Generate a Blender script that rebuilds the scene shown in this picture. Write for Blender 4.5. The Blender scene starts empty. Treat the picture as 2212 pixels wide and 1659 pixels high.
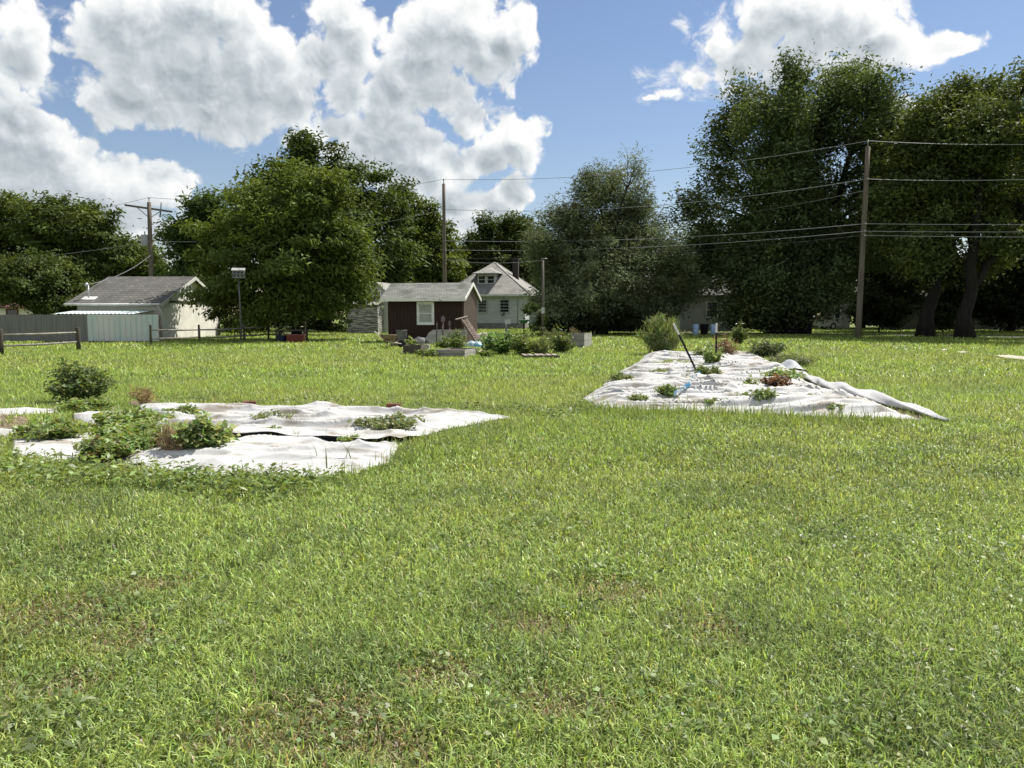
import bpy, math, random
import numpy as np
from mathutils import Vector, Matrix, Euler

rnd = random.Random(7)
rng = np.random.default_rng(11)
S = bpy.context.scene
C = S.collection

# ------------------------------------------------------------------ camera
FOC, CXP, CYP = 1580.0, 1106.0, 829.5      # measured on a 2212 x 1659 copy of the photograph
CAMH, TILT = 1.6, math.radians(5.51)
cam = bpy.data.cameras.new('camera')
cam_o = bpy.data.objects.new('camera', cam); C.objects.link(cam_o)
cam.sensor_fit = 'HORIZONTAL'; cam.sensor_width = 36.0; cam.lens = 36.0 * FOC / 2212.0
cam.clip_start = 0.05; cam.clip_end = 6000
cam_o.location = (0, 0, CAMH); cam_o.rotation_euler = (math.pi / 2 - TILT, 0, 0)
S.camera = cam_o
S.view_settings.view_transform = 'Standard'; S.view_settings.look = 'None'
S.view_settings.exposure = 0.6; S.view_settings.gamma = 1.0
S.cycles.max_bounces = 6; S.cycles.diffuse_bounces = 3; S.cycles.glossy_bounces = 2
S.cycles.transmission_bounces = 4; S.cycles.transparent_max_bounces = 4
S.cycles.caustics_reflective = False; S.cycles.caustics_refractive = False

def ray(px, py):
    a, b = (px - CXP) / FOC, (CYP - py) / FOC
    c, s = math.cos(TILT), math.sin(TILT)
    return Vector((a, c + b * s, -s + b * c))
def G(px, py, z=0.0):                       # measured ground point
    d = ray(px, py); t = (z - CAMH) / d.z
    return Vector((d.x * t, d.y * t, z))
def at(px, py, Y):                          # measured point at distance Y
    d = ray(px, py); t = Y / d.y
    return Vector((d.x * t, Y, CAMH + d.z * t))
def sc(Y): return Y / FOC                   # metres per measured pixel at distance Y

# ------------------------------------------------------------------ sun and sky
SUN_AZ, SUN_EL = math.radians(52), math.radians(57)
sdir = Vector((math.sin(SUN_AZ) * math.cos(SUN_EL), math.cos(SUN_AZ) * math.cos(SUN_EL), math.sin(SUN_EL)))
sl = bpy.data.lights.new('sun', 'SUN'); sl.energy = 5.0; sl.angle = math.radians(0.53); sl.color = (1.0, 0.95, 0.86)
so = bpy.data.objects.new('sun', sl); C.objects.link(so); so.location = (20, 20, 60)
so.rotation_euler = sdir.to_track_quat('Z', 'Y').to_euler()

class NT:
    def __init__(s, tree): s.t = tree
    def n(s, typ, **kw):
        x = s.t.nodes.new(typ)
        for k, v in kw.items(): setattr(x, k, v)
        return x
    def set(s, sock, v):
        if v is None: return
        if hasattr(v, 'is_output'): s.t.links.new(v, sock)
        else: sock.default_value = v
    def m(s, op, a, b=None, c=None, clamp=False):
        x = s.n('ShaderNodeMath', operation=op, use_clamp=clamp)
        s.set(x.inputs[0], a); s.set(x.inputs[1], b); s.set(x.inputs[2], c)
        return x.outputs[0]
    def vm(s, op, a, b=None, c=None):
        x = s.n('ShaderNodeVectorMath', operation=op)
        s.set(x.inputs[0], a); s.set(x.inputs[1], b)
        if c is not None: s.set(x.inputs[2], c)
        return x.outputs['Value'] if op in ('LENGTH', 'DOT_PRODUCT') else x.outputs[0]
    def sstep(s, v, a, b, lo=0.0, hi=1.0):
        x = s.n('ShaderNodeMapRange', interpolation_type='SMOOTHSTEP')
        s.set(x.inputs[0], v); s.set(x.inputs[1], a); s.set(x.inputs[2], b); s.set(x.inputs[3], lo); s.set(x.inputs[4], hi)
        return x.outputs[0]
    def mix(s, f, a, b):
        x = s.n('ShaderNodeMix', data_type='RGBA')
        s.set(x.inputs[0], f); s.set(x.inputs[6], a); s.set(x.inputs[7], b)
        return x.outputs[2]

# cumulus banks: (x, y, rx, ry, weight) measured, turned into azimuth / elevation
CLOUDS = [
 (330,70,170,110,1),(430,190,260,120,1),(560,150,150,100,1),(290,210,110,80,.9),(620,235,120,60,.8),(470,265,120,45,.75),(700,130,60,70,.8),(450,20,120,80,1),
 (55,60,60,75,.75),(60,165,100,80,.8),(130,110,50,60,.45),(10,130,80,80,.7),
 (70,310,110,90,1),(40,420,190,120,1),(190,390,130,70,.9),(320,390,110,60,.85),(120,470,300,70,.9),(380,440,90,45,.6),(250,480,160,60,.8),
 (740,40,80,80,.95),(770,120,70,90,.8),(900,140,110,110,1),(980,60,110,90,1),(1060,110,90,90,1),(1110,60,60,60,.95),(1145,45,30,40,.8),(850,220,110,90,.9),(960,200,90,70,.9),
 (800,300,130,70,.85),(700,280,100,60,.7),(640,300,90,40,.6),(880,290,80,70,.8),(1010,40,90,60,.9),(750,200,80,70,.75),
 (1110,290,75,55,1),(1130,330,60,60,.9),(1050,350,70,50,.9),(1000,370,60,40,.9),(940,390,70,60,.95),(1100,400,70,60,.75),(1080,440,90,50,.95),(880,370,80,60,.8),(950,450,120,60,.9),(860,440,120,80,.8),(1010,480,110,50,.9),
 (1720,20,140,70,1),(1820,60,130,70,1),(1640,80,90,60,.85),(1720,120,120,60,.85),(1900,100,100,55,.95),(1990,110,80,40,.85),(2070,100,60,25,.75),(1600,130,90,50,.7),
 (1500,170,80,45,.5),(1460,200,80,28,.5),(1540,100,45,45,.45),(1400,212,50,18,.35),(1490,80,30,40,.35),(1590,190,70,35,.35),(1950,240,40,30,.8),(1640,30,60,60,.8),
 (150,560,500,60,.5),(830,340,130,80,1),(910,340,90,70,.9),(760,330,110,50,.8),(860,400,90,60,.9),(1010,260,60,60,.8),(1560,60,60,60,.45),(1570,150,80,50,.55),(1700,170,90,40,.7),(1850,140,120,60,.8)]
w = bpy.data.worlds.new('World'); S.world = w; w.use_nodes = True
wt = w.node_tree; wt.nodes.clear()
def ae(px, py):
    d = ray(px, py).normalized()
    return math.degrees(math.atan2(d.x, d.y)) / 3.6, math.degrees(math.asin(d.z)) / 3.6
grp = bpy.data.node_groups.new('cloud_bank', 'ShaderNodeTree')
grp.interface.new_socket('P', in_out='INPUT', socket_type='NodeSocketVector')
grp.interface.new_socket('F', in_out='OUTPUT', socket_type='NodeSocketFloat')
g = NT(grp); gi = g.n('NodeGroupInput'); go_ = g.n('NodeGroupOutput')
acc = None
for (x, y, rx, ry, wgt) in CLOUDS:
    u, v = ae(x, y); kx, ky = 100.0 / rx, 100.0 / ry
    ln = g.vm('LENGTH', g.vm('MULTIPLY_ADD', gi.outputs[0], (kx, ky, 0), (-u * kx, -v * ky, 0)))
    f = g.m('SUBTRACT', wgt, ln)
    if acc is None: acc = f
    else:
        x_ = g.n('ShaderNodeMath', operation='SMOOTH_MAX'); g.set(x_.inputs[0], acc); g.set(x_.inputs[1], f); x_.inputs[2].default_value = .22
        acc = x_.outputs[0]
grp.links.new(acc, go_.inputs[0])
dgrp = bpy.data.node_groups.new('cloud_detail', 'ShaderNodeTree')
dgrp.interface.new_socket('P', in_out='INPUT', socket_type='NodeSocketVector')
dgrp.interface.new_socket('D', in_out='OUTPUT', socket_type='NodeSocketFloat')
g = NT(dgrp); gi = g.n('NodeGroupInput'); go_ = g.n('NodeGroupOutput')
wn = g.n('ShaderNodeTexNoise', noise_dimensions='3D'); g.set(wn.inputs['Vector'], gi.outputs[0]); wn.inputs['Scale'].default_value = 1.7; wn.inputs['Detail'].default_value = 3
wp = g.vm('MULTIPLY_ADD', g.vm('SUBTRACT', wn.outputs['Color'], (.5, .5, .5)), (.55, .55, 0), gi.outputs[0])
v1 = g.n('ShaderNodeTexVoronoi', feature='SMOOTH_F1', voronoi_dimensions='2D'); g.set(v1.inputs['Vector'], wp)
v1.inputs['Scale'].default_value = 1.5; v1.inputs['Detail'].default_value = 3; v1.inputs['Roughness'].default_value = .5; v1.inputs['Lacunarity'].default_value = 2.1; v1.inputs['Smoothness'].default_value = .35
n1 = g.n('ShaderNodeTexNoise', noise_dimensions='3D'); g.set(n1.inputs['Vector'], wp); n1.inputs['Scale'].default_value = 1.1; n1.inputs['Detail'].default_value = 9; n1.inputs['Roughness'].default_value = .56
d = g.m('MULTIPLY', g.m('SUBTRACT', .42, v1.outputs['Distance']), .75)
d = g.m('ADD', d, g.m('MULTIPLY', g.m('SUBTRACT', n1.outputs[0], .5), 1.15))
dgrp.links.new(d, go_.inputs[0])
W = NT(wt)
tc = W.n('ShaderNodeTexCoord'); sx = W.n('ShaderNodeSeparateXYZ'); wt.links.new(tc.outputs['Generated'], sx.inputs[0])
az = W.m('MULTIPLY', W.m('ARCTAN2', sx.outputs[0], sx.outputs[1]), 180 / math.pi / 3.6)
el = W.m('MULTIPLY', W.m('ARCSINE', sx.outputs[2]), 180 / math.pi / 3.6)
cb = W.n('ShaderNodeCombineXYZ'); wt.links.new(az, cb.inputs[0]); wt.links.new(el, cb.inputs[1])
P = cb.outputs[0]
def bank(p):
    x = W.n('ShaderNodeGroup'); x.node_tree = grp; wt.links.new(p, x.inputs[0]); return x.outputs[0]
def det(p):
    x = W.n('ShaderNodeGroup'); x.node_tree = dgrp; wt.links.new(p, x.inputs[0]); return x.outputs[0]
F0, D0 = bank(P), det(P)
# elsewhere in the sky (never in this frame): scattered cumulus from plain noise
far_n = W.n('ShaderNodeTexNoise'); W.set(far_n.inputs['Vector'], P); far_n.inputs['Scale'].default_value = .16; far_n.inputs['Detail'].default_value = 2
away = W.sstep(W.m('ABSOLUTE', az), 11.5, 14.0)
over = W.sstep(el, 8.5, 10.5)
elsew = W.m('MAXIMUM', away, over)
F0 = W.m('MAXIMUM', F0, W.m('ADD', W.m('MULTIPLY', W.m('SUBTRACT', far_n.outputs[0], .46), 4.0), W.m('MULTIPLY', W.m('SUBTRACT', elsew, 1.0), 9.0)))
T0 = W.m('ADD', W.m('ADD', W.m('MULTIPLY', F0, .95), .19), W.m('MULTIPLY', D0, .66))
alpha = W.sstep(T0, 0.05, 0.29)
rim = W.m('MULTIPLY', W.m('SUBTRACT', 1.0, W.sstep(T0, .10, .75)), .22)
p1 = W.vm('ADD', P, (.10, .17, 0)); p2 = W.vm('ADD', P, (.22, .62, 0)); p3 = W.vm('ADD', P, (.04, .07, 0))
D1, D3 = det(p1), det(p3)
F2 = bank(p2)
rel = W.m('ADD', W.m('MULTIPLY', W.m('SUBTRACT', D0, D1), .34), W.m('MULTIPLY', W.m('SUBTRACT', D0, D3), .22))   # small relief facing the sun
thick = W.sstep(W.m('ADD', F2, W.m('MULTIPLY', D1, .12)), -.25, .50)                                             # cloud between here and the sun
lit = W.m('ADD', W.m('ADD', rim, W.m('SUBTRACT', .92, W.m('MULTIPLY', thick, .54))), rel, clamp=True)
ccol = W.n('ShaderNodeValToRGB'); W.set(ccol.inputs[0], lit)
e = ccol.color_ramp.elements
e[0].position = .15; e[0].color = (.33, .385, .43, 1); e[1].position = .97; e[1].color = (1.0, 1.0, .99, 1)
k = e.new(.5); k.color = (.60, .655, .69, 1); k = e.new(.75); k.color = (.83, .86, .875, 1)
sky = W.n('ShaderNodeTexSky', sky_type='NISHITA'); sky.sun_disc = False; sky.sun_elevation = SUN_EL; sky.sun_rotation = SUN_AZ
sky.air_density = 1.25; sky.dust_density = .05; sky.ozone_density = 4.0
b1 = W.n('ShaderNodeBackground'); W.set(b1.inputs[0], W.vm('MULTIPLY', sky.outputs[0], (.92, .83, .84))); b1.inputs[1].default_value = .084
b2 = W.n('ShaderNodeBackground'); wt.links.new(ccol.outputs[0], b2.inputs[0]); b2.inputs[1].default_value = .67
wacc = None                                                          # thin torn wisps
for (x, y, rx, ry, wgt) in ((1500, 165, 150, 60, 1), (1430, 205, 90, 26, .9), (1530, 90, 70, 70, .9), (1480, 40, 60, 50, .7), (45, 120, 120, 130, .9), (130, 60, 60, 80, .6), (700, 300, 160, 60, .8), (1600, 180, 110, 50, .9), (1060, 230, 60, 60, .7), (1980, 130, 90, 60, .7)):
    u, v = ae(x, y); kx, ky = 100.0 / rx, 100.0 / ry
    f = W.m('SUBTRACT', wgt, W.vm('LENGTH', W.vm('MULTIPLY_ADD', P, (kx, ky, 0), (-u * kx, -v * ky, 0)))); wacc = f if wacc is None else W.m('MAXIMUM', wacc, f)
wn_ = W.n('ShaderNodeTexNoise'); W.set(wn_.inputs['Vector'], W.vm('MULTIPLY', P, (1.0, 1.5, 1))); wn_.inputs['Scale'].default_value = 1.5; wn_.inputs['Detail'].default_value = 9; wn_.inputs['Roughness'].default_value = .62; wn_.inputs['Distortion'].default_value = .5
aw_ = W.m('MULTIPLY', W.sstep(W.m('ADD', W.m('MULTIPLY', wacc, .55), W.m('MULTIPLY', W.m('SUBTRACT', wn_.outputs[0], .5), 2.4)), .12, .75), .85)
aw_ = W.m('MULTIPLY', aw_, W.sstep(wacc, 0.0, .3))
alpha = W.m('MAXIMUM', alpha, aw_)
mx = W.n('ShaderNodeMixShader'); wt.links.new(alpha, mx.inputs[0]); wt.links.new(b1.outputs[0], mx.inputs[1]); wt.links.new(b2.outputs[0], mx.inputs[2])
wo = W.n('ShaderNodeOutputWorld'); wt.links.new(mx.outputs[0], wo.inputs[0])
w.cycles.sampling_method = 'MANUAL'; w.cycles.sample_map_resolution = 512

# ------------------------------------------------------------------ materials
MATS = {}
def mat(name, c1, c2=None, vs=3.0, st=(1, 1, 1), lo=.35, hi=.65, rough=.8, bump=0.0, bs=40.0, metal=0.0, spec=.3, det=6, bst=(1, 1, 1)):
    if name in MATS: return MATS[name]
    m = bpy.data.materials.new(name); m.use_nodes = True; t = m.node_tree; N = NT(t)
    b = t.nodes['Principled BSDF']; b.inputs['Roughness'].default_value = rough; b.inputs['Metallic'].default_value = metal
    b.inputs['Specular IOR Level'].default_value = spec
    b.inputs['Base Color'].default_value = (*c1, 1)
    tc = N.n('ShaderNodeTexCoord')
    if c2 is not None:
        n = N.n('ShaderNodeTexNoise'); N.set(n.inputs['Vector'], N.vm('MULTIPLY', tc.outputs['Object'], st))
        n.inputs['Scale'].default_value = vs; n.inputs['Detail'].default_value = det; n.inputs['Roughness'].default_value = .62
        f = N.sstep(n.outputs[0], lo, hi)
        N.set(b.inputs['Base Color'], N.mix(f, (*c1, 1), (*c2, 1)))
    if bump:
        n = N.n('ShaderNodeTexNoise'); N.set(n.inputs['Vector'], N.vm('MULTIPLY', tc.outputs['Object'], bst))
        n.inputs['Scale'].default_value = bs; n.inputs['Detail'].default_value = 4
        bp = N.n('ShaderNodeBump'); bp.inputs['Strength'].default_value = bump; bp.inputs['Distance'].default_value = .02
        N.set(bp.inputs['Height'], n.outputs[0]); N.set(b.inputs['Normal'], bp.outputs[0])
    MATS[name] = m; return m

def leafmat(name, transl=.35, rough=.5, spec=.35, tcol=(1.25, 1.2, .55)):
    if name in MATS: return MATS[name]
    m = bpy.data.materials.new(name); m.use_nodes = True; t = m.node_tree; N = NT(t)
    b = t.nodes['Principled BSDF']; b.inputs['Roughness'].default_value = rough; b.inputs['Specular IOR Level'].default_value = spec
    a = N.n('ShaderNodeAttribute', attribute_name='Col')
    t.links.new(a.outputs['Color'], b.inputs['Base Color'])
    tr = N.n('ShaderNodeBsdfTranslucent')
    N.set(tr.inputs[0], N.vm('MULTIPLY', a.outputs['Color'], tcol))
    mxs = N.n('ShaderNodeMixShader'); mxs.inputs[0].default_value = transl
    t.links.new(b.outputs[0], mxs.inputs[1]); t.links.new(tr.outputs[0], mxs.inputs[2])
    t.links.new(mxs.outputs[0], t.nodes['Material Output'].inputs[0])
    MATS[name] = m; return m

def shingle(name, c1, c2, row=.14, slope=1.0, stain=None):
    if name in MATS: return MATS[name]
    m = bpy.data.materials.new(name); m.use_nodes = True; t = m.node_tree; N = NT(t)
    b = t.nodes['Principled BSDF']; b.inputs['Roughness'].default_value = .9; b.inputs['Specular IOR Level'].default_value = .2
    tc = N.n('ShaderNodeTexCoord'); s = N.n('ShaderNodeSeparateXYZ'); t.links.new(tc.outputs['Object'], s.inputs[0])
    cb = N.n('ShaderNodeCombineXYZ'); N.set(cb.inputs[0], N.m('ADD', s.outputs[0], N.m('MULTIPLY', s.outputs[1], .37))); N.set(cb.inputs[1], N.m('MULTIPLY', s.outputs[2], slope))
    br = N.n('ShaderNodeTexBrick'); t.links.new(cb.outputs[0], br.inputs['Vector'])
    br.inputs['Color1'].default_value = (*c1, 1); br.inputs['Color2'].default_value = (*c2, 1)
    br.inputs['Mortar'].default_value = (*[v * .45 for v in c1], 1); br.inputs['Scale'].default_value = 1
    br.inputs['Brick Width'].default_value = .3; br.inputs['Row Height'].default_value = row; br.inputs['Mortar Size'].default_value = .012; br.inputs['Bias'].default_value = -.1
    n = N.n('ShaderNodeTexNoise'); t.links.new(tc.outputs['Object'], n.inputs['Vector']); n.inputs['Scale'].default_value = 1.1; n.inputs['Detail'].default_value = 7
    st_ = stain or tuple(v * .55 for v in c1)
    N.set(b.inputs['Base Color'], N.mix(N.sstep(n.outputs[0], .45, .75), br.outputs[0], (*st_, 1)))
    bp = N.n('ShaderNodeBump'); bp.inputs['Strength'].default_value = .6; bp.inputs['Distance'].default_value = .02
    N.set(bp.inputs['Height'], br.outputs['Fac']); bp.invert = True; N.set(b.inputs['Normal'], bp.outputs[0])
    MATS[name] = m; return m

def glassmat(name, col=(.02, .025, .03), rough=.06):
    return mat(name, col, rough=rough, spec=.6)

# ------------------------------------------------------------------ mesh helpers
class MB:
    def __init__(s): s.v = []; s.f = []; s.sm = []
    def quad(s, *p, smooth=False):
        k = len(s.v); s.v += [tuple(q) for q in p]; s.f.append(tuple(range(k, k + len(p)))); s.sm.append(smooth)
    def box(s, x0, x1, y0, y1, z0, z1, M=None, bev=0.0):
        p = [Vector(q) for q in ((x0,y0,z0),(x1,y0,z0),(x1,y1,z0),(x0,y1,z0),(x0,y0,z1),(x1,y0,z1),(x1,y1,z1),(x0,y1,z1))]
        if M is not None: p = [M @ q for q in p]
        k = len(s.v); s.v += [tuple(q) for q in p]
        for f in ((3,2,1,0),(4,5,6,7),(0,1,5,4),(1,2,6,5),(2,3,7,6),(3,0,4,7)):
            s.f.append(tuple(k + i for i in f)); s.sm.append(False)
        return s
    def beam(s, a, b, w, h, up=(0, 0, 1)):
        a, b = Vector(a), Vector(b); d = (b - a); L = d.length; d.normalize()
        side = d.cross(Vector(up));
        if side.length < 1e-4: side = Vector((1, 0, 0))
        side.normalize(); u = side.cross(d)
        M = Matrix(((side.x, d.x, u.x, a.x), (side.y, d.y, u.y, a.y), (side.z, d.z, u.z, a.z), (0, 0, 0, 1)))
        return s.box(-w / 2, w / 2, 0, L, -h / 2, h / 2, M)
    def tube(s, pts, radii, n=8, cap=True, smooth=True):
        pts = [Vector(p) for p in pts]
        if not hasattr(radii, '__len__'): radii = [radii] * len(pts)
        k0 = len(s.v); prev = None
        for i, p in enumerate(pts):
            d = (pts[min(i + 1, len(pts) - 1)] - pts[max(i - 1, 0)])
            d = d.normalized() if d.length > 1e-9 else Vector((0, 0, 1))
            if prev is None:
                a = d.cross(Vector((0, 0, 1)))
                if a.length < .1: a = d.cross(Vector((0, 1, 0)))
            else: a = prev - d * prev.dot(d)
            a.normalize(); b = d.cross(a); prev = a
            for j in range(n):
                t = 2 * math.pi * j / n
                s.v.append(tuple(p + (a * math.cos(t) + b * math.sin(t)) * radii[i]))
        for i in range(len(pts) - 1):
            for j in range(n):
                s.f.append((k0 + i * n + j, k0 + i * n + (j + 1) % n, k0 + (i + 1) * n + (j + 1) % n, k0 + (i + 1) * n + j)); s.sm.append(smooth)
        if cap:
            s.f.append(tuple(k0 + j for j in reversed(range(n)))); s.sm.append(False)
            s.f.append(tuple(k0 + (len(pts) - 1) * n + j for j in range(n))); s.sm.append(False)
        return s
    def lathe(s, prof, n=20, c=(0, 0, 0), M=None, smooth=True):
        k0 = len(s.v)
        for (r, z) in prof:
            for j in range(n):
                t = 2 * math.pi * j / n; q = Vector((c[0] + r * math.cos(t), c[1] + r * math.sin(t), c[2] + z))
                s.v.append(tuple(M @ q if M is not None else q))
        for i in range(len(prof) - 1):
            for j in range(n):
                s.f.append((k0 + i * n + j, k0 + i * n + (j + 1) % n, k0 + (i + 1) * n + (j + 1) % n, k0 + (i + 1) * n + j)); s.sm.append(smooth)
        return s
    def prism(s, poly, d, M=None):          # poly: list of 3D points, extruded by vector d
        d = Vector(d); a = [Vector(p) for p in poly]; b = [p + d for p in a]
        if M is not None: a = [M @ p for p in a]; b = [M @ p for p in b]
        n = len(a); k = len(s.v); s.v += [tuple(p) for p in a + b]
        s.f.append(tuple(k + i for i in reversed(range(n)))); s.f.append(tuple(k + n + i for i in range(n))); s.sm += [False, False]
        for i in range(n):
            s.f.append((k + i, k + (i + 1) % n, k + n + (i + 1) % n, k + n + i)); s.sm.append(False)
        return s
    def clap(s, a, b, z0, z1, h=.15, t=.018, fl=None, fr=None):
        # lapped boards from a to b (2D), outward side on the right hand of a->b; fl/fr(z): start/end fraction
        a, b = Vector((*a, 0)), Vector((*b, 0)); d = b - a; n = Vector((d.y, -d.x, 0)).normalized()
        z = z0
        while z < z1 - 1e-4:
            zt = min(z + h, z1)
            f0 = fl(z) if fl else 0.; f1 = fr(z) if fr else 1.; g0 = fl(zt) if fl else 0.; g1 = fr(zt) if fr else 1.
            P0 = a + d * f0 + n * t; P1 = a + d * f1 + n * t; Q0 = a + d * g0; Q1 = a + d * g1
            s.quad((P0.x, P0.y, z), (P1.x, P1.y, z), (Q1.x, Q1.y, zt), (Q0.x, Q0.y, zt))
            R0 = a + d * f0; R1 = a + d * f1
            s.quad((R0.x, R0.y, z), (R1.x, R1.y, z), (P1.x, P1.y, z), (P0.x, P0.y, z))
            z = zt
        return s
    def build(s, name, m, parent=None, loc=None):
        me = bpy.data.meshes.new(name); me.from_pydata(s.v, [], s.f); me.materials.append(m)
        me.polygons.foreach_set('use_smooth', s.sm); me.update()
        o = bpy.data.objects.new(name, me); C.objects.link(o)
        if parent is not None: o.parent = parent
        if loc is not None: o.location = loc
        return o

def npmesh(name, verts, loops, starts, m, cols=None, parent=None, loc=None, smooth=False):
    verts = np.ascontiguousarray(verts, dtype=np.float32); loops = np.ascontiguousarray(loops, dtype=np.int32); starts = np.ascontiguousarray(starts, dtype=np.int32)
    me = bpy.data.meshes.new(name)
    me.vertices.add(len(verts)); me.vertices.foreach_set('co', verts.ravel())
    me.loops.add(len(loops)); me.loops.foreach_set('vertex_index', loops)
    me.polygons.add(len(starts)); me.polygons.foreach_set('loop_start', starts)
    if smooth: me.polygons.foreach_set('use_smooth', np.ones(len(starts), dtype=bool))
    me.update(calc_edges=True)
    if cols is not None:
        at_ = me.attributes.new('Col', 'FLOAT_COLOR', 'POINT')
        c4 = np.ones((len(verts), 4), dtype=np.float32); c4[:, :3] = cols; at_.data.foreach_set('color', c4.ravel())
    me.materials.append(m)
    o = bpy.data.objects.new(name, me); C.objects.link(o)
    if parent is not None: o.parent = parent
    if loc is not None: o.location = loc
    return o

def tag(o, label, cat, group=None):
    o['label'] = label; o['category'] = cat
    if group: o['group'] = group
    return o
def thing(name, label, cat, loc=(0, 0, 0), rz=0.0, group=None):
    o = bpy.data.objects.new(name, None); C.objects.link(o); o.location = loc; o.rotation_euler = (0, 0, rz)
    o.empty_display_size = .2
    return tag(o, label, cat, group)
def struct(o): o['kind'] = 'structure'; return o
def dup(o, loc, rz, label):
    r = o.copy(); C.objects.link(r); r.location = loc; r.rotation_euler = (0, 0, rz); r['label'] = label
    for ch in list(o.children):
        c = ch.copy(); C.objects.link(c); c.parent = r
        for g2 in list(ch.children):
            d2 = g2.copy(); C.objects.link(d2); d2.parent = c
    return r

def vnoise(x, y, s=0):
    xi = np.floor(x).astype(np.int64); yi = np.floor(y).astype(np.int64); fx = x - xi; fy = y - yi
    fx = fx * fx * (3 - 2 * fx); fy = fy * fy * (3 - 2 * fy)
    def h(a, b):
        n = (a * 374761393 + b * 668265263 + s * 974711) & 0x7fffffff
        n = ((n ^ (n >> 13)) * 1274126177) & 0x7fffffff
        return ((n ^ (n >> 16)) & 0xffff) / 65535.0
    return (h(xi, yi) * (1 - fx) + h(xi + 1, yi) * fx) * (1 - fy) + (h(xi, yi + 1) * (1 - fx) + h(xi + 1, yi + 1) * fx) * fy
def fbm(x, y, s=0, o=4):
    r = 0; a = .5
    for i in range(o): r = r + a * vnoise(x * 2 ** i, y * 2 ** i, s + i * 17); a *= .5
    return r / (1 - .5 ** o)
def in_poly(x, y, poly):
    ins = np.zeros(x.shape, bool); n = len(poly)
    for i in range(n):
        x0, y0 = poly[i]; x1, y1 = poly[(i + 1) % n]
        c = ((y0 > y) != (y1 > y)) & (x < (x1 - x0) * (y - y0) / (y1 - y0 + 1e-12) + x0)
        ins ^= c
    return ins
def gpoly(pts): return [tuple(G(*p).xy) for p in pts]

#PART2
# ------------------------------------------------------------------ ground, road, paths
def sheet(name, pts, z, m):
    b = MB(); b.quad(*[(p[0], p[1], z) for p in pts]); return struct(b.build(name, m))
gm = mat('lawn_soil', (.10, .135, .038), (.16, .20, .055), vs=1.6, lo=.3, hi=.7, rough=.95, spec=.1, bump=.6, bs=22)
b = MB(); b.quad((-1500, -60, 0), (1500, -60, 0), (1500, 2500, 0), (-1500, 2500, 0)); struct(b.build('ground', gm))
asph = mat('asphalt', (.045, .045, .047), (.07, .068, .066), vs=3, rough=.9, bump=.3, bs=60)
conc = mat('old_concrete', (.50, .46, .37), (.36, .33, .26), vs=2.5, rough=.9, bump=.4, bs=30)
# the side street runs behind the lawn, closest at the far end on the east
rA, rB = Vector((12, 61, 0)), Vector((60, 33.5, 0)); rd = (rB - rA).normalized(); rn = Vector((-rd.y, rd.x, 0))
sheet('road', [(rA - rd * 20), (rB + rd * 60), (rB + rd * 60 + rn * 4.4), (rA - rd * 20 + rn * 4.4)], .004, asph)
pb = MB(); SLABS = []
def slab(pts, z0=.0, z1=.045): pb.prism([(p[0], p[1], z0) for p in pts], (0, 0, z1 - z0)); SLABS.append([(p[0], p[1]) for p in pts])
slab([G(2066, 762.8), G(2077, 764.6), G(2092, 762.6), G(2077, 760.6)])
slab([G(2030, 757.4), G(2036, 759), G(2048, 758), G(2040, 756)])
slab([G(2148, 770), G(2172, 775.5), G(2260, 785), G(2275, 777), G(2216, 773.2), G(2180, 769.4)])
struct(pb.build('path', conc))

# ------------------------------------------------------------------ building materials
white_pt = mat('white_siding', (.60, .63, .63), (.46, .49, .48), vs=2, st=(.4, .4, 3), rough=.6)
trim_w = mat('white_trim', (.75, .75, .73), (.60, .60, .57), vs=3, rough=.55)
glass = glassmat('window_glass')
peel = mat('peeling_siding', (.52, .52, .48), (.12, .11, .095), vs=2.4, st=(.35, 1, 7), lo=.43, hi=.53, rough=.85)
peel2 = mat('worn_white_siding', (.52, .52, .49), (.30, .29, .27), vs=2.2, st=(.5, 1, 6), lo=.5, hi=.7, rough=.8)
grey_roof = shingle('weathered_shingle', (.105, .103, .094), (.145, .14, .128), stain=(.075, .075, .066))
pale_roof = shingle('pale_shingle', (.29, .283, .26), (.36, .35, .325), stain=(.20, .195, .175))
dark_roof = shingle('dark_shingle', (.10, .10, .10), (.14, .135, .13))
found = mat('foundation_block', (.30, .29, .27), (.20, .195, .18), vs=2, rough=.9, bump=.3)

def window(parent, cx, y, z0, z1, wd, rails=1, outer=.09, depth=.05, M=None, m_fr=None, blind=None, side='front', name='window', sash_m=None):
    """a framed sash window; its wall faces -y (front) at plane y, or +x at plane x=y when side == 'east'"""
    def T(a0, a1, d0, d1, z0_, z1_, b):
        if side == 'front': b.box(cx + a0, cx + a1, y - d1, y - d0, z0_, z1_)
        else: b.box(y + d0, y + d1, cx + a0, cx + a1, z0_, z1_)
    h = wd / 2; fr = MB(); m_fr = m_fr or trim_w
    T(-h - outer, -h, -.02, depth, z0 - outer, z1 + outer, fr); T(h, h + outer, -.02, depth, z0 - outer, z1 + outer, fr)
    T(-h, h, -.02, depth, z1, z1 + outer, fr); T(-h, h, -.02, depth + .03, z0 - outer, z0, fr)
    f = fr.build('window', m_fr, parent)
    gl = MB(); T(-h, h, .004, .012, z0, z1, gl); gl.build('pane', blind or glass, f)
    sb = MB(); t = .035
    T(-h, -h + t, .012, .03, z0, z1, sb); T(h - t, h, .012, .03, z0, z1, sb); T(-h + t, h - t, .012, .03, z0, z0 + t, sb); T(-h + t, h - t, .012, .03, z1 - t, z1, sb)
    for k in range(rails): 
        zz = z0 + (z1 - z0) * (k + 1) / (rails + 1); T(-h + t, h - t, .012, .036, zz - .025, zz + .025, sb)
    sb.build('sash', sash_m or m_fr, f)
    return f

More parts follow.
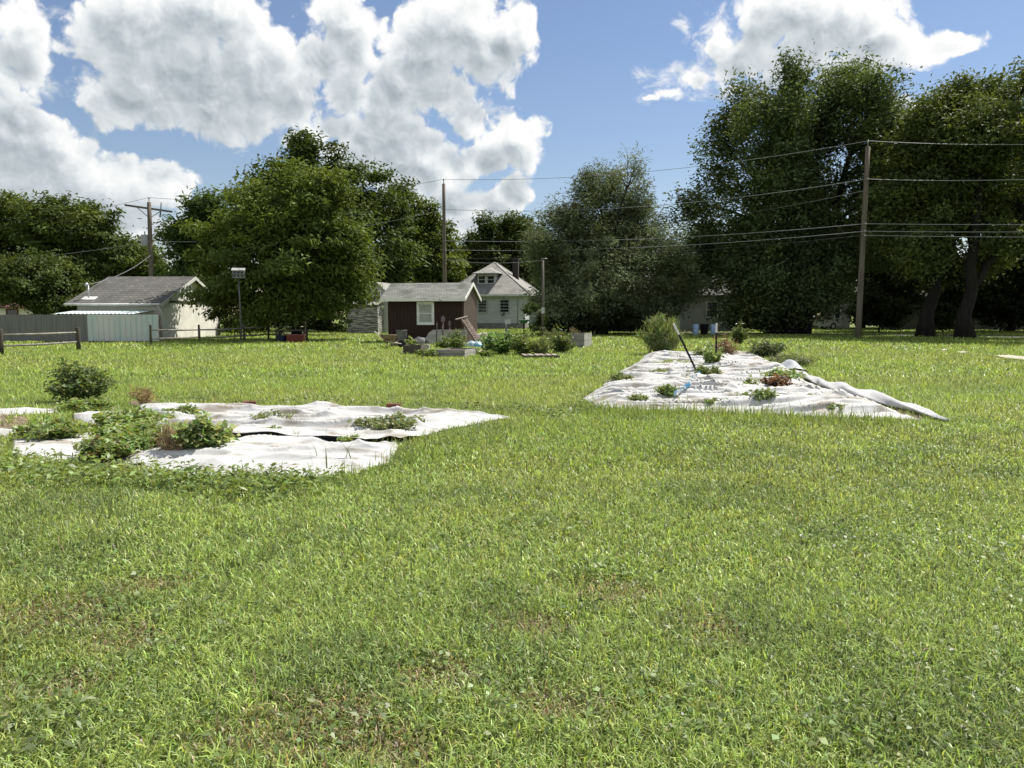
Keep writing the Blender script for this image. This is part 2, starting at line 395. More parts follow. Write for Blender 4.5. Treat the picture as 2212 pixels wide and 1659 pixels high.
# ------------------------------------------------------------------ dark red garden shed
A12 = math.radians(-12)
c0 = G(1001.7, 741.6)
shed = thing('garden_shed', 'small dark red board shed with a grey shingle roof and one white window', 'shed', c0, A12)
red = mat('dark_red_boards', (.037, .0195, .0135), (.019, .0115, .0085), vs=2.5, st=(4, 4, .7), lo=.35, hi=.75, rough=.8, bump=.3, bs=30, bst=(3, 3, .4))
redl = mat('sunlit_brown_boards', (.27, .215, .20), (.17, .13, .12), vs=2.5, st=(5, 5, .6), lo=.35, hi=.7, rough=.85)  # gable boards paler than the front, sunlit tone put into the colour
SW, SD, SE, SR = 4.30, 2.75, 2.50, 3.20
b = MB(); b.box(-SW, 0, 0, .06, 0, SE); b.box(-SW, -SW + .06, .06, SD - .06, 0, SE); b.box(-SW, 0, SD - .06, SD, 0, SE)
for i in range(22):
    x = -SW + .1 + i * .2
    if -2.70 < x < -1.55: b.box(x, x + .022, -.016, 0, .05, .96); b.box(x, x + .022, -.016, 0, 2.25, SE - .02)
    else: b.box(x, x + .022, -.016, 0, .05, SE - .02)
b.build('wall', red, shed)
b = MB(); b.prism([(-.06, .06, 0), (-.06, SD - .06, 0), (-.06, SD - .06, SE), (-.06, SD / 2, SR - .02), (-.06, .06, SE)], (.06, 0, 0))
for i in range(15):
    y = .02 + i * .19; zt = SE + (SR - SE) * (1 - abs(y - SD / 2) / (SD / 2)) - .05; b.box(0, .03, y, y + .045, .04, zt)
b.build('gable_wall', redl, shed)
b = MB(); ov, ox = .33, .32
k = (SR - SE) / (SD / 2)
for sgn in (0, 1):
    y0, y1 = (-ov, SD / 2) if sgn == 0 else (SD + ov, SD / 2)
    z0 = SE - k * ov + .05; z1 = SR + .05
    n = 26
    P = [(-SW - ox, y0, z0), (ox * .55, y0, z0), (ox * .55, y1, z1), (-SW - ox, y1, z1)]
    if sgn: P = P[::-1]
    b.prism(P, (0, 0, .05))
b.build('roof', shingle('shed_shingle', (.20, .205, .185), (.29, .29, .265), row=.075, stain=(.10, .105, .09)), shed)
b = MB(); z0 = SE - k * ov + .05
b.box(-SW - ox, ox * .55, -ov - .028, -ov - .002, z0 - .13, z0 + .045)
fa = b.build('fascia', mat('flaking_white_trim', (.72, .71, .67), (.10, .09, .08), vs=3.2, st=(1.2, 3, 6), lo=.60, hi=.66, rough=.7), shed)
b = MB()
for sgn in (0, 1):
    y0, y1 = (-ov, SD / 2) if sgn == 0 else (SD + ov, SD / 2)
    b.prism([(ox * .55 + .002, y0, z0 - .12), (ox * .55 + .002, y1, SR - .07), (ox * .55 + .002, y1, SR + .10), (ox * .55 + .002, y0, z0 + .05)], (.03, 0, 0))
b.build('rake_board', trim_w, shed)
b = MB(); b.box(-.07, .022, -.022, -.002, 0, SE - .05); b.build('corner_board', mat('dark_corner', (.05, .03, .03), rough=.8), shed)
blind = mat('pale_blind', (.34, .345, .30), (.27, .28, .25), vs=2, rough=.5, spec=.5)
window(shed, -2.13, 0, 1.09, 2.12, .76, rails=1, outer=.11, blind=blind)

# ------------------------------------------------------------------ white hip-roofed house
c1 = G(1134, 711); 
house = thing('white_house', 'white clapboard cottage with a hipped pale roof, dormer and dark chimney', 'house', (c1.x, c1.y, 0), A12)
HW, HD, HE = 8.4, 10.0, 3.55
b = MB(); b.box(-HW + .03, -.03, .03, HD - .03, 0, HE)
b.clap((-HW, 0), (0, 0), .62, HE, .16); b.clap((0, 0), (0, HD), .62, HE, .16); b.clap((-HW, HD), (-HW, 0), .62, HE, .16)
b.build('wall', white_pt, house)
b = MB(); b.box(-HW - .03, .03, -.03, HD + .03, 0, .62); b.build('foundation', found, house)
b = MB(); e = .6; ez = HE - .02; pz = 7.1
E = [(-HW - e, -e, ez), (e, -e, ez), (e, HD + e, ez), (-HW - e, HD + e, ez)]
R1, R2 = (-HW / 2, HW / 2 + .1, pz), (-HW / 2, HD - HW / 2 - .1, pz)
b.quad(E[0], E[1], R1); b.quad(E[1], E[2], R2, R1); b.quad(E[2], E[3], R2); b.quad(E[3], E[0], R1, R2)
b.quad(E[3], E[2], E[1], E[0])
rf = b.build('roof', pale_roof, house)
b = MB(); zz = ez - .17
b.box(-HW - e, e + .02, -e - .03, -e - .002, zz, ez + .03); b.box(e + .002, e + .03, -e - .001, HD + e, zz, ez + .03)
b.build('fascia', trim_w, house)
b = MB(); rr = .05
for (p, q) in ((E[0], R1), (E[1], R1), (E[2], R2), (E[3], R2), (R1, R2)): b.tube([p, q], .06, 6)
b.build('ridge_cap', pale_roof, rf)
b = MB(); chm = mat('dark_brick', (.055, .045, .042), (.03, .028, .027), vs=6, rough=.9, bump=.5)
chx, chy = -2.0, 5.0
b.box(chx - .3, chx + .3, chy - .3, chy + .3, 5.0, 7.35); b.box(chx - .35, chx + .35, chy - .35, chy + .35, 7.35, 7.5); b.box(chx - .28, chx + .28, chy - .28, chy + .28, 7.5, 7.6)
b.build('chimney', chm, rf)
# dormer on the front slope
dx, dw = -4.3, .95; sl_ = (pz - ez) / (HW / 2 + .1 + e)
dy = 1.0; dzb = ez + sl_ * (dy + e) ; dz0 = dzb - .25; dz1 = dzb + 1.05
b = MB(); b.box(dx - dw, dx + dw, dy, dy + 2.2, dz0, dz1)
b.clap((dx - dw, dy), (dx + dw, dy), dz0, dz1, .16); dm = b.build('dormer', white_pt, house)
b = MB(); o_ = .5; z_ = dz1
q = [(dx - dw - o_, dy - o_, z_), (dx + dw + o_, dy - o_, z_), (dx + dw + o_, dy + 3.0, z_), (dx - dw - o_, dy + 3.0, z_)]
t1, t2 = (dx, dy + .95, z_ + .72), (dx, dy + 3.0, z_ + .72)
b.quad(q[0], q[1], t1); b.quad(q[1], q[2], t2, t1); b.quad(q[3], q[0], t1, t2); b.quad(q[3], q[2], q[1], q[0])
b.box(dx - dw - o_, dx + dw + o_, dy - o_ - .03, dy - o_ - .001, z_ - .12, z_ + .02)
b.build('dormer_roof', pale_roof, dm)
for s_ in (-1, 1): window(dm, dx + s_ * .48, dy - .018, dzb + .02, dzb + .82, .74, rails=1, outer=.06)
grey_tr = mat('grey_trim', (.42, .44, .45), rough=.6)
for px in (1089.6, 1040):
    X = (px - CXP) / FOC * 73.; xl = (X - c1.x) / math.cos(A12)
    window(house, xl, -.018, 1.72, 2.98, .92, rails=3, outer=.12, m_fr=grey_tr, sash_m=white_pt)
b = MB(); b.tube([(-.75, -.55, HE - .1), (-.75, -.1, HE - .45), (-.75, -.06, .5)], .045, 6); b.build('downspout', grey_tr, house)
b = MB(); b.tube([(-2.2, -.06, 3.3), (-2.2, -.06, 1.75)], .03, 6); b.lathe([(.0, 0), (.09, 0), (.11, .12), (.09, .3), (0, .32)], 10, (-2.2, -.1, 1.45)); b.box(-2.45, -2.30, -.12, -.02, 1.3, 1.55)
b.build('electric_meter', mat('meter_grey', (.18, .19, .2), rough=.5, metal=.3), house)
b = MB(); b.box(.03, 2.3, 3.6, 8.8, 0, 2.5); b.clap((.03, 3.6), (2.3, 3.6), .3, 2.5, .16); b.build('side_porch', white_pt, house)
b = MB(); b.prism([(-.0, 3.2, 3.15), (2.75, 3.2, 2.5), (2.75, 3.2, 2.58), (0, 3.2, 3.23)], (0, 6, 0)); b.build('porch_roof', pale_roof, house)

# ------------------------------------------------------------------ peeling outbuilding
c2 = G(816, 720.6)
ob = thing('old_outbuilding', 'narrow peeling white outbuilding with a gabled top and one dark loft window', 'outbuilding', (c2.x, c2.y, 0), A12)
b = MB(); b.box(-2.55, -.02, .02, 1.3, 0, 2.28); b.clap((-2.57, 0), (0, 0), .0, 2.3, .145, .022); b.clap((0, 0), (0, 1.3), 0, 2.3, .145, .022); b.build('lean_to_wall', peel, ob)
b = MB(); b.prism([(-2.75, -.25, 2.25), (.15, -.25, 2.25), (.15, 1.4, 2.75), (-2.75, 1.4, 2.75)], (0, 0, .06)); b.build('lean_to_roof', shingle('lean_to_shingle', (.30, .30, .27), (.38, .37, .34), stain=(.18, .18, .15)), ob)
gx0, gx1, ge, gr_ = -1.45, .42, 3.25, 4.05; gm_ = (gx0 + gx1) / 2
b = MB(); b.prism([(gx0 + .02, 1.32, 0), (gx1 - .02, 1.32, 0), (gx1 - .02, 1.32, ge), (gm_, 1.32, gr_ - .05), (gx0 + .02, 1.32, ge)], (0, 4.6, 0))
hl = lambda z: max(0, (z - ge) / (gr_ - ge)) * .5
b.clap((gx0, 1.3), (gx1, 1.3), 0, gr_, .15, .02, fl=hl, fr=lambda z: 1 - hl(z)); b.clap((gx1, 1.3), (gx1, 6), 0, ge, .15, .02)
b.build('wall', peel2, ob)
b = MB(); sl2 = (gr_ - ge) / (gm_ - gx0); o2 = .28
b.prism([(gx0 - o2, 1.05, ge - sl2 * o2), (gm_, 1.05, gr_), (gm_, 1.05, gr_ + .09), (gx0 - o2, 1.05, ge - sl2 * o2 + .09)], (0, 5.1, 0))
b.prism([(gm_ + .001, 1.05, gr_), (gx1 + o2, 1.05, ge - sl2 * o2), (gx1 + o2, 1.05, ge - sl2 * o2 + .09), (gm_ + .001, 1.05, gr_ + .09)], (0, 5.1, 0))
b.build('roof', pale_roof, ob)
window(ob, gm_ - .02, 1.28, 2.72, 3.38, .62, rails=1, outer=.08)

# ------------------------------------------------------------------ far house whose roof shows over the shed
p = at(945, 640, 92)
fh = thing('distant_house', 'cream house beyond the red shed with only its upper storey and pale roof showing', 'house', (p.x, p.y, 0), A12)
b = MB(); b.box(-3.6, 3.2, 0, 6, 0, 5.25); b.clap((-3.6, -.001), (3.2, -.001), 3.2, 5.25, .18); b.build('wall', mat('cream_siding', (.62, .61, .54), (.5, .5, .44), vs=2, rough=.7), fh)
b = MB(); q = [(-4.2, -.6, 5.2), (3.8, -.6, 5.2), (3.8, 6.6, 5.2), (-4.2, 6.6, 5.2)]; t1, t2 = (-1.6, 2.6, 7.7), (-.9, 3.4, 7.7)
b.quad(q[0], q[1], t1); b.quad(q[1], q[2], t2, t1); b.quad(q[2], q[3], t2); b.quad(q[3], q[0], t1, t2); b.quad(*q[::-1]); b.build('roof', pale_roof, fh)
for x in (.55, 2.3): window(fh, x, -.02, 3.75, 4.75, .75, 1, .08)

# ------------------------------------------------------------------ block garage
GY = 43.4; gX1 = (350 - CXP) / FOC * GY; gX0 = (172 - CXP) / FOC * GY
ga = thing('block_garage', 'low white garage with a grey shingle gable roof and tree shadow on its end wall', 'garage', (gX1, GY, 0), 0)
GW, GD2, GE, GR = gX1 - gX0, 4.4, 2.24, 3.86
stuc = mat('painted_block', (.72, .70, .64), (.60, .585, .53), vs=1.5, rough=.85, bump=.25, bs=18)
b = MB(); b.box(-GW, -.2, .0, 2 * GD2, 0, GE); b.prism([(-.2, 0, 0), (-.2, 2 * GD2, 0), (-.2, 2 * GD2, GE), (-.2, GD2, GR - .03), (-.2, 0, GE)], (.2, 0, 0)); b.build('wall', stuc, ga)
b = MB(); e = .45; kk = (GR - GE) / GD2
for s_ in (0, 1):
    y0, y1 = (-e, GD2) if s_ == 0 else (2 * GD2 + e, GD2 + .001)
    P = [(-GW - e, y0, GE - kk * e + .04), (.28, y0, GE - kk * e + .04), (.28, y1, GR + .04), (-GW - e, y1, GR + .04)]
    b.prism(P if s_ == 0 else P[::-1], (0, 0, .08))
b.build('roof', grey_roof, ga)
b = MB(); zz = GE - kk * e
b.tube([(-GW - e, -e - .07, zz + .05), (.28, -e - .07, zz + .05)], .07, 8); b.build('gutter', trim_w, ga)
b = MB(); b.tube([(.10, -e - .06, zz + .02), (.10, -.12, zz - .3), (.10, -.09, .15)], .05, 6); b.build('downspout', trim_w, ga)
b = MB()
for s_ in (0, 1):
    y0, y1 = (-e, GD2) if s_ == 0 else (2 * GD2 + e, GD2)
    b.prism([(.282, y0, zz - .12), (.282, y1, GR - .10), (.282, y1, GR + .11), (.282, y0, zz + .1)], (.03, 0, 0))
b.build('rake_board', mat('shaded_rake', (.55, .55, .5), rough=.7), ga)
b = MB(); b.box(.002, .05, .3, 2 * GD2 - .3, GE + .02, GE + .14); b.build('gable_beam', mat('dark_beam', (.05, .045, .04), rough=.8), ga)
b = MB(); mxp = (192 - 350) / FOC * 43.8; b.tube([(mxp, .35, GE + .05), (mxp, .35, 3.25)], .045, 8); b.lathe([(0, 0), (.1, 0), (.11, .1), (.06, .2), (0, .22)], 10, (mxp - .06, .3, 3.2))
b.build('service_mast', mat('galvanised', (.42, .43, .44), rough=.45, metal=.6), ga)
b = MB(); b.prism([(mxp - .35, .1, GE + .17), (mxp + .45, .1, GE + .17), (mxp + .45, .55, GE + .34), (mxp - .35, .55, GE + .34)], (0, 0, .02)); b.build('flashing', trim_w, ga)

# corrugated lean-to awning between garage and fence
aw = thing('metal_awning', 'pale corrugated metal awning between the garage wall and the fence', 'awning', (gX1, 40.9, 0), 0)
corr = mat('pale_corrugated', (.62, .70, .69), (.52, .60, .59), vs=1.5, rough=.4, metal=.25)
b = MB(); x0a, x1a = -4.75, -.25; n = 120
for i in range(n):
    xa, xb = x0a + (x1a - x0a) * i / n, x0a + (x1a - x0a) * (i + 1) / n
    za, zb = .022 * math.sin(i * 1.05), .022 * math.sin((i + 1) * 1.05)
    b.quad((xa, 0, 1.585 + za), (xb, 0, 1.585 + zb), (xb, 2.45, 1.79 + zb), (xa, 2.45, 1.79 + za), smooth=True)
b.build('roof_sheet', corr, aw)
for x in (x0a + .1, -2.4, x1a - .1): b = MB(); b.box(x - .04, x + .04, .06, .14, 0, 1.53); b.build('post', mat('post_wood', (.22, .19, .15), rough=.9), aw)

# ------------------------------------------------------------------ fences on the west side
FY = 40.3
mf = thing('metal_fence', 'ribbed pale blue-grey metal sheet fence in front of the garage', 'fence', ((192 - CXP) / FOC * FY, FY, 0), 0)
L = (345 - 192) / FOC * FY
mfm = mat('metal_sheet', (.44, .52, .53), (.56, .55, .55), vs=.9, st=(1.6, 1, .2), lo=.4, hi=.6, rough=.5, metal=.15)
b = MB(); n = int(L / .28)
for i in range(n):
    xa = L * i / n; xb = L * (i + 1) / n
    lean = -.05 * (i / n)
    b.quad((xa, .0, .09), (xb - .05, .0, .09), (xb - .05 + lean * .1, .0, 1.54), (xa, .0, 1.54))
    b.quad((xb - .05, 0, .09), (xb - .03, -.035, .09), (xb - .03, -.035, 1.54), (xb - .05, 0, 1.54)); b.quad((xb - .03, -.035, .09), (xb, 0, .09), (xb, 0, 1.54), (xb - .03, -.035, 1.54))
b.build('sheet_panel', mfm, mf)
b = MB(); b.box(0, L, .05, .12, .3, .4); b.box(0, L, .05, .12, 1.2, 1.3)
for i in range(4): b.box(L * i / 3 - .05, L * i / 3 + .05, .12, .22, 0, 1.5)
b.build('rail', MATS['post_wood'], mf)
wf = thing('board_fence', 'weathered grey vertical board fence beside the ribbed metal one', 'fence', ((192 - CXP) / FOC * FY, FY, 0), 0)
wfm = mat('grey_boards', (.20, .20, .195), (.135, .135, .13), vs=2.2, st=(6, 6, .35), lo=.3, hi=.7, rough=.9, bump=.4, bs=20, bst=(4, 4, .3))
b = MB(); x = 0.0
while x > -9.5:
    wb = .14 + rnd.random() * .02; hh = 1.53 + rnd.uniform(-.015, .02); yy = rnd.uniform(-.006, .006)
    b.box(x - wb + .006, x, yy, yy + .02, .07 + rnd.uniform(0, .05), hh); x -= wb
b.build('boards', wfm, wf)
b = MB(); b.box(-9.5, 0, .03, .07, .35, .45); b.box(-9.5, 0, .03, .07, 1.2, 1.3)
for i in range(5): b.box(-9.5 + i * 2.37 - .05, -9.5 + i * 2.37 + .05, .07, .17, 0, 1.5)
b.build('rail', wfm, wf)
oldw = mat('old_rail_wood', (.27, .25, .22), (.15, .14, .125), vs=4, st=(1, 1, 1), rough=.9, bump=.5, bs=25)
dkw = mat('dark_post_wood', (.085, .07, .058), (.045, .04, .036), vs=4, st=(3, 3, .6), rough=.9, bump=.5, bs=25)
def railfence(label, posts, r=.09, h=1.0, rails=(.36, .78)):
    f = thing('rail_fence', label, 'fence', (posts[0].x, posts[0].y, 0), 0, 'split rail fences')
    for i, p in enumerate(posts):
        q = p - posts[0]; b = MB(); hh = h * rnd.uniform(.95, 1.08); lx, ly = rnd.uniform(-.03, .03), rnd.uniform(-.03, .03)
        b.tube([(q.x, q.y, -.05), (q.x + lx * .5, q.y + ly * .5, hh * .5), (q.x + lx, q.y + ly, hh * .97), (q.x + lx, q.y + ly, hh)], [r * 1.05, r, r, r * .8], 9); b.build('post', dkw, f)
    for i in range(len(posts) - 1):
        a, c = posts[i] - posts[0], posts[i + 1] - posts[0]
        for z in rails:
            b = MB(); z0, z1 = z + rnd.uniform(-.03, .03), z + rnd.uniform(-.03, .03); m_ = (a + c) / 2
            b.tube([(a.x, a.y, z0), (m_.x + .02, m_.y, (z0 + z1) / 2 - .02), (c.x, c.y, z1)], [.035, .048, .035], 7); b.build('rail', oldw, f)
    return f
railfence('two-rail weathered fence section crossing in front of the grey board fence', [G(-190, 778), G(3, 767), G(170, 757)])
railfence('low split rail fence running from the garage corner under the spreading tree', [G(326, 748), G(431, 744), G(528, 739), G(580, 734), G(659, 731)], r=.06)

# ------------------------------------------------------------------ martin house on a pole
p = G(521, 741.5); bh = thing('bird_house', 'white two-row martin house on a tall thin pole under the tree', 'birdhouse', (p.x, p.y, 0), .25)
b = MB(); b.tube([(0, 0, -.1), (.01, 0, 2), (-.02, 0, 3.5)], [.05, .045, .04], 8); b.build('pole', mat('pole_grey', (.10, .10, .10), rough=.6), bh)
b = MB(); b.box(-.29, .29, -.2, .2, 3.5, 3.86); b.box(-.33, .33, -.25, .25, 3.47, 3.5); b.box(-.33, .33, -.25, -.2, 3.67, 3.69); b.build('nest_box', mat('box_white', (.20, .20, .21), (.13, .13, .13), vs=6, rough=.7), bh)
for zz in (3.58, 3.77):
    for xx in (-.19, 0, .19):
        b = MB(); b.lathe([(0, 0), (.045, 0)], 10, M=Matrix.Translation((xx, -.203, zz)) @ Matrix.Rotation(math.pi / 2, 4, 'X')); b.build('entrance_hole', mat('hole_black', (.01, .01, .01)), bh)
b = MB(); b.prism([(-.34, -.27, 3.86), (.34, -.27, 3.86), (.34, 0, 4.0), (-.34, 0, 4.0)], (0, 0, .02)); b.prism([(-.34, .001, 4.0), (.34, .001, 4.0), (.34, .27, 3.86), (-.34, .27, 3.86)], (0, 0, .02)); b.prism([(-.28, -.2, 3.862), (-.28, .2, 3.862), (-.28, 0, 3.98)], (.56, 0, 0)); b.build('roof', mat('dull_white_sheet', (.32, .32, .31), rough=.7), bh)

# ------------------------------------------------------------------ table with tubs under the tree
p = G(627, 740); tb = thing('wooden_table', 'dark rough wooden table in the shade of the spreading tree', 'table', (p.x, p.y, 0), .05)
b = MB()
for i in range(4): b.box(-.85, .85, i * .2, i * .2 + .19, .64, .69)
b.build('table_top', dkw, tb)
for sx_ in (-.75, .75):
    for y in (.08, .7): bb = MB(); bb.box(sx_ - .05, sx_ + .05, y - .05, y + .05, 0, .64); bb.build('leg', dkw, tb)
b = MB(); b.box(-.75, .75, .36, .42, .25, .33); b.build('stretcher', dkw, tb)
def tub(name, label, loc, r, h, m, M=None, rim=True, cat='tub'):
    o = thing(name, label, cat, loc)
    b = MB(); b.lathe([(0, .01), (r * .82, .0), (r * .86, .02), (r, h * .96), (r, h), (r * .93, h), (r * .8, .06), (0, .05)], 20); b.build('body', m, o)
    b = MB(); b.lathe([(r * 1.0, h - .03), (r * 1.06, h - .03), (r * 1.06, h + .01), (r * .98, h + .015)], 20); b.build('rim', m, o)
    return o
t = thing('storage_bin', 'red lidded storage bin pushed under the wooden table', 'bin', (p.x + .35, p.y - .12, 0), .1)
redp = mat('red_plastic', (.13, .022, .022), (.09, .02, .02), vs=3, rough=.5)
b = MB(); b.prism([(-.42, -.2, 0), (.42, -.2, 0), (.47, -.23, .4), (-.47, -.23, .4)], (0, .4, 0)); b.build('body', redp, t)
b = MB(); b.box(-.5, .5, -.27, .22, .4, .44); b.build('lid', mat('red_lid', (.16, .06, .055), rough=.5), t)
tub('plastic_tub', 'dark blue tub under the west end of the wooden table', (p.x - .45, p.y + .05, 0), .25, .38, mat('blue_plastic', (.012, .016, .05), rough=.4))

# ------------------------------------------------------------------ pale trailer far west, small houses in the shade
p = G(40, 712); tr = thing('mobile_home', 'pale mobile home with a brown roof edge seen over the board fence', 'house', (at(40, 690, 58).x, 58, 0), 0)
b = MB(); b.box(-6, 1.55, 0, 3, .3, 2.0); b.build('wall', mat('pink_white', (.78, .74, .69), (.70, .66, .60), vs=2, rough=.7), tr)
b = MB(); b.prism([(-6.3, -.35, 2.0), (1.75, -.35, 2.0), (1.75, 1.5, 2.35), (-6.3, 1.5, 2.35)], (0, 0, .1)); b.build('roof', mat('rust_roof', (.16, .07, .05), (.1, .06, .05), vs=3, rough=.8), tr)
window(tr, -.45, -.002, 1.25, 1.9, .85, 0, .06, m_fr=mat('brown_frame', (.12, .04, .035), rough=.6))
p2_ = at(180, 672, 64)
wv = thing('white_house', 'white house sliver showing between the round tree and the garage', 'house', (p2_.x, 64, 0), 0)
b = MB(); b.box(-2.6, 2, 0, 4, 0, 1.95); b.build('wall', trim_w, wv)
b = MB(); b.prism([(-2.9, -.3, 1.95), (2.2, -.3, 1.95), (2.2, 2, 2.6), (-2.9, 2, 2.6)], (0, 0, .08)); b.build('roof', grey_roof, wv)

def gable_house(name, label, loc, rz, wd, dp, eave, ridge, wall_m, roof_m, axis='x', windows=(), ov=.4):
    o = thing(name, label, 'house', loc, rz)
    b = MB(); b.box(-wd / 2 + .02, wd / 2 - .02, .02, dp - .02, 0, eave)
    if axis == 'x':
        b.clap((-wd / 2, 0), (wd / 2, 0), .3, eave, .17); b.prism([(-wd / 2, .02, eave), (-wd / 2, dp - .02, eave), (-wd / 2, dp / 2, ridge - .03)], (wd, 0, 0))
    else:
        f_ = lambda z: max(0, (z - eave) / (ridge - eave)) * .5
        b.clap((-wd / 2, 0), (wd / 2, 0), .3, ridge, .17, fl=f_, fr=lambda z: 1 - f_(z)); b.prism([(-wd / 2, .02, eave), (wd / 2, .02, eave), (0, .02, ridge - .03)], (0, dp - .04, 0))
    b.build('wall', wall_m, o)
    b = MB()
    if axis == 'x':
        k = (ridge - eave) / (dp / 2)
        b.prism([(-wd / 2 - ov, -ov, eave - k * ov), (wd / 2 + ov, -ov, eave - k * ov), (wd / 2 + ov, dp / 2, ridge), (-wd / 2 - ov, dp / 2, ridge)], (0, 0, .1))
        b.prism([(-wd / 2 - ov, dp / 2 + .001, ridge), (wd / 2 + ov, dp / 2 + .001, ridge), (wd / 2 + ov, dp + ov, eave - k * ov), (-wd / 2 - ov, dp + ov, eave - k * ov)], (0, 0, .1))
    else:
        k = (ridge - eave) / (wd / 2)
        b.prism([(-wd / 2 - ov, -ov, eave - k * ov), (0, -ov, ridge), (0, -ov, ridge + .1), (-wd / 2 - ov, -ov, eave - k * ov + .1)], (0, dp + 2 * ov, 0))
        b.prism([(.001, -ov, ridge), (wd / 2 + ov, -ov, eave - k * ov), (wd / 2 + ov, -ov, eave - k * ov + .1), (.001, -ov, ridge + .1)], (0, dp + 2 * ov, 0))
    b.build('roof', roof_m, o)
    for (x, z0, z1, ww) in windows: window(o, x, -.02, z0, z1, ww, 1, .08)
    return o
sh_wall = mat('shaded_white_siding', (.42, .44, .45), (.34, .35, .36), vs=2, st=(.5, .5, 2), rough=.7)  # white siding greyed, the shade is put into its colour
pp = at(1500, 700, 66)
gable_house('clapboard_house', 'shade-greyed white clapboard house half hidden between the feathery tree and the tall maple', (pp.x, 66, 0), A12, 8.5, 7, 3.3, 5.0, sh_wall, grey_roof, 'x', ((-2.6, 1.3, 2.6, .9), (1.5, 1.3, 2.6, .9)))
pp = at(1806, 700, 76)
gable_house('small_house', 'small pale gabled house beside the tall pole, dim under the trees', (pp.x, 76, 0), math.radians(-20), 2.6, 6, 2.6, 3.75, mat('pale_wall_b', (.36, .355, .31), rough=.8), grey_roof, 'y', ((.1, 1.1, 2.2, .5),))
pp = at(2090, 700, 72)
gable_house('ranch_house', 'long low house in deep shade behind the tall trunks', (pp.x, 72, 0), math.radians(-25), 15, 7, 2.5, 4.0, mat('dim_wall', (.20, .20, .19), (.16, .16, .15), vs=1, rough=.8), dark_roof, 'x', ((-3, 1.1, 2.1, 1.2), (1.5, 1.1, 2.1, 1.2)))

# parked pale car, mostly hidden, by the small house
pp = at(1763, 712, 73); car = thing('parked_car', 'pale car parked in the shade next to the small gabled house', 'car', (pp.x, 73, 0), math.radians(8))
b = MB(); prof = [(-2.1, .35), (-2.12, .75), (-1.95, .88), (-1.2, .93), (-.65, 1.38), (.75, 1.40), (1.45, .98), (2.05, .90), (2.12, .6), (2.08, .35)]
b.prism([(x, -.85, z) for x, z in prof], (0, 1.7, 0)); b.build('body', mat('car_paint', (.62, .62, .62), rough=.25, spec=.6), car)
b = MB(); b.prism([(-1.08, -.856, .96), (-.62, -.856, 1.3), (.02, -.856, 1.32), (.02, -.856, .96)], (0, 1.712, 0)); b.prism([(.1, -.856, .96), (.1, -.856, 1.32), (.7, -.856, 1.31), (1.25, -.856, .99)], (0, 1.712, 0)); b.build('window', glass, car)
for x in (-1.3, 1.3):
    for y in (-.78, .78):
        wb = MB(); wb.lathe([(0, -.1), (.2, -.1), (.31, -.1), (.33, -.06), (.33, .06), (.31, .1), (0, .1)], 18, M=Matrix.Translation((x, y, .33)) @ Matrix.Rotation(math.pi / 2, 4, 'X')); wh = wb.build('wheel', mat('tyre', (.02, .02, .02), rough=.8), car)
        rb = MB(); rb.lathe([(0, -.112), (.19, -.105)], 14, M=Matrix.Translation((x, y, .33)) @ Matrix.Rotation(math.pi / 2, 4, 'X')); rb.lathe([(0, .112), (.19, .105)], 14, M=Matrix.Translation((x, y, .33)) @ Matrix.Rotation(math.pi / 2, 4, 'X')); rb.build('rim', mat('alloy', (.5, .5, .5), rough=.3, metal=.8), wh)
for y in (-.6, .6): hb = MB(); hb.box(-2.135, -2.1, y - .16, y + .16, .62, .76); hb.build('headlight', mat('lamp_glass', (.7, .7, .7), rough=.1), car)

# ------------------------------------------------------------------ poles and lines
polew = mat('utility_wood', (.17, .145, .115), (.095, .082, .068), vs=1.6, st=(5, 5, .35), lo=.3, hi=.7, rough=.9, bump=.4, bs=14, bst=(5, 5, .3))
insul = mat('porcelain', (.35, .33, .30), rough=.3)
def upole(label, base, H, r0=.17, r1=.12, lean=(0, 0)):
    o = thing('utility_pole', label, 'utility pole', (base.x, base.y, 0), 0)
    b = MB(); n = 7
    b.tube([(lean[0] * i / n, lean[1] * i / n, -.2 + (H + .2) * i / n) for i in range(n + 1)], [r0 + (r1 - r0) * i / n for i in range(n + 1)], 12); b.build('shaft', polew, o)
    b = MB(); b.lathe([(0, H), (.03, H), (.03, H + .25), (.07, H + .27), (.06, H + .36), (.02, H + .42), (0, H + .42)], 8, (lean[0], lean[1], 0)); b.build('pin_insulator', insul, o)
    return o
pR = G(1853, 731); HR = at(1875, 317, pR.y).z
poR = upole('tall leaning bare wooden utility pole standing on the lawn before the big trees', pR, HR, .19, .13, (at(1875, 317, pR.y).x - pR.x, 0))
for py_ in (388, 484, 500, 509):
    zz = at(1870, py_, pR.y).z; xx = poR.children[0].data.vertices[0].co.x * 0 + (at(1875, 317, pR.y).x - pR.x) * zz / HR
    b = MB(); b.lathe([(0, -.05), (.06, -.05), (.06, .12), (0, .12)], 8, M=Matrix.Translation((xx, -.17, zz)) @ Matrix.Rotation(math.pi / 2, 4, 'X')); b.build('spool_insulator', insul, poR)
pM = at(961, 690, 60); HM = at(960, 397, 60).z
poM = upole('dark wooden utility pole rising behind the red shed', pM, HM, .17, .125, (0, 0))
pL = at(329, 690, 58); HL = at(322, 437, 58).z
poL = upole('wooden utility pole with a crossarm and transformer behind the garage', pL, HL, .19, .15, (at(322, 437, 58).x - pL.x, 0))
lx = at(322, 437, 58).x - pL.x
b = MB(); b.beam((lx - 1.4, -1.0, HL - .35), (lx + 1.35, .95, HL - .6), .11, .14); b.beam((lx - .7, -.55, HL - .45), (lx, -.1, HL - 1.2), .03, .05); b.beam((lx + .7, .45, HL - .6), (lx, .0, HL - 1.2), .03, .05); b.build('crossarm', polew, poL)
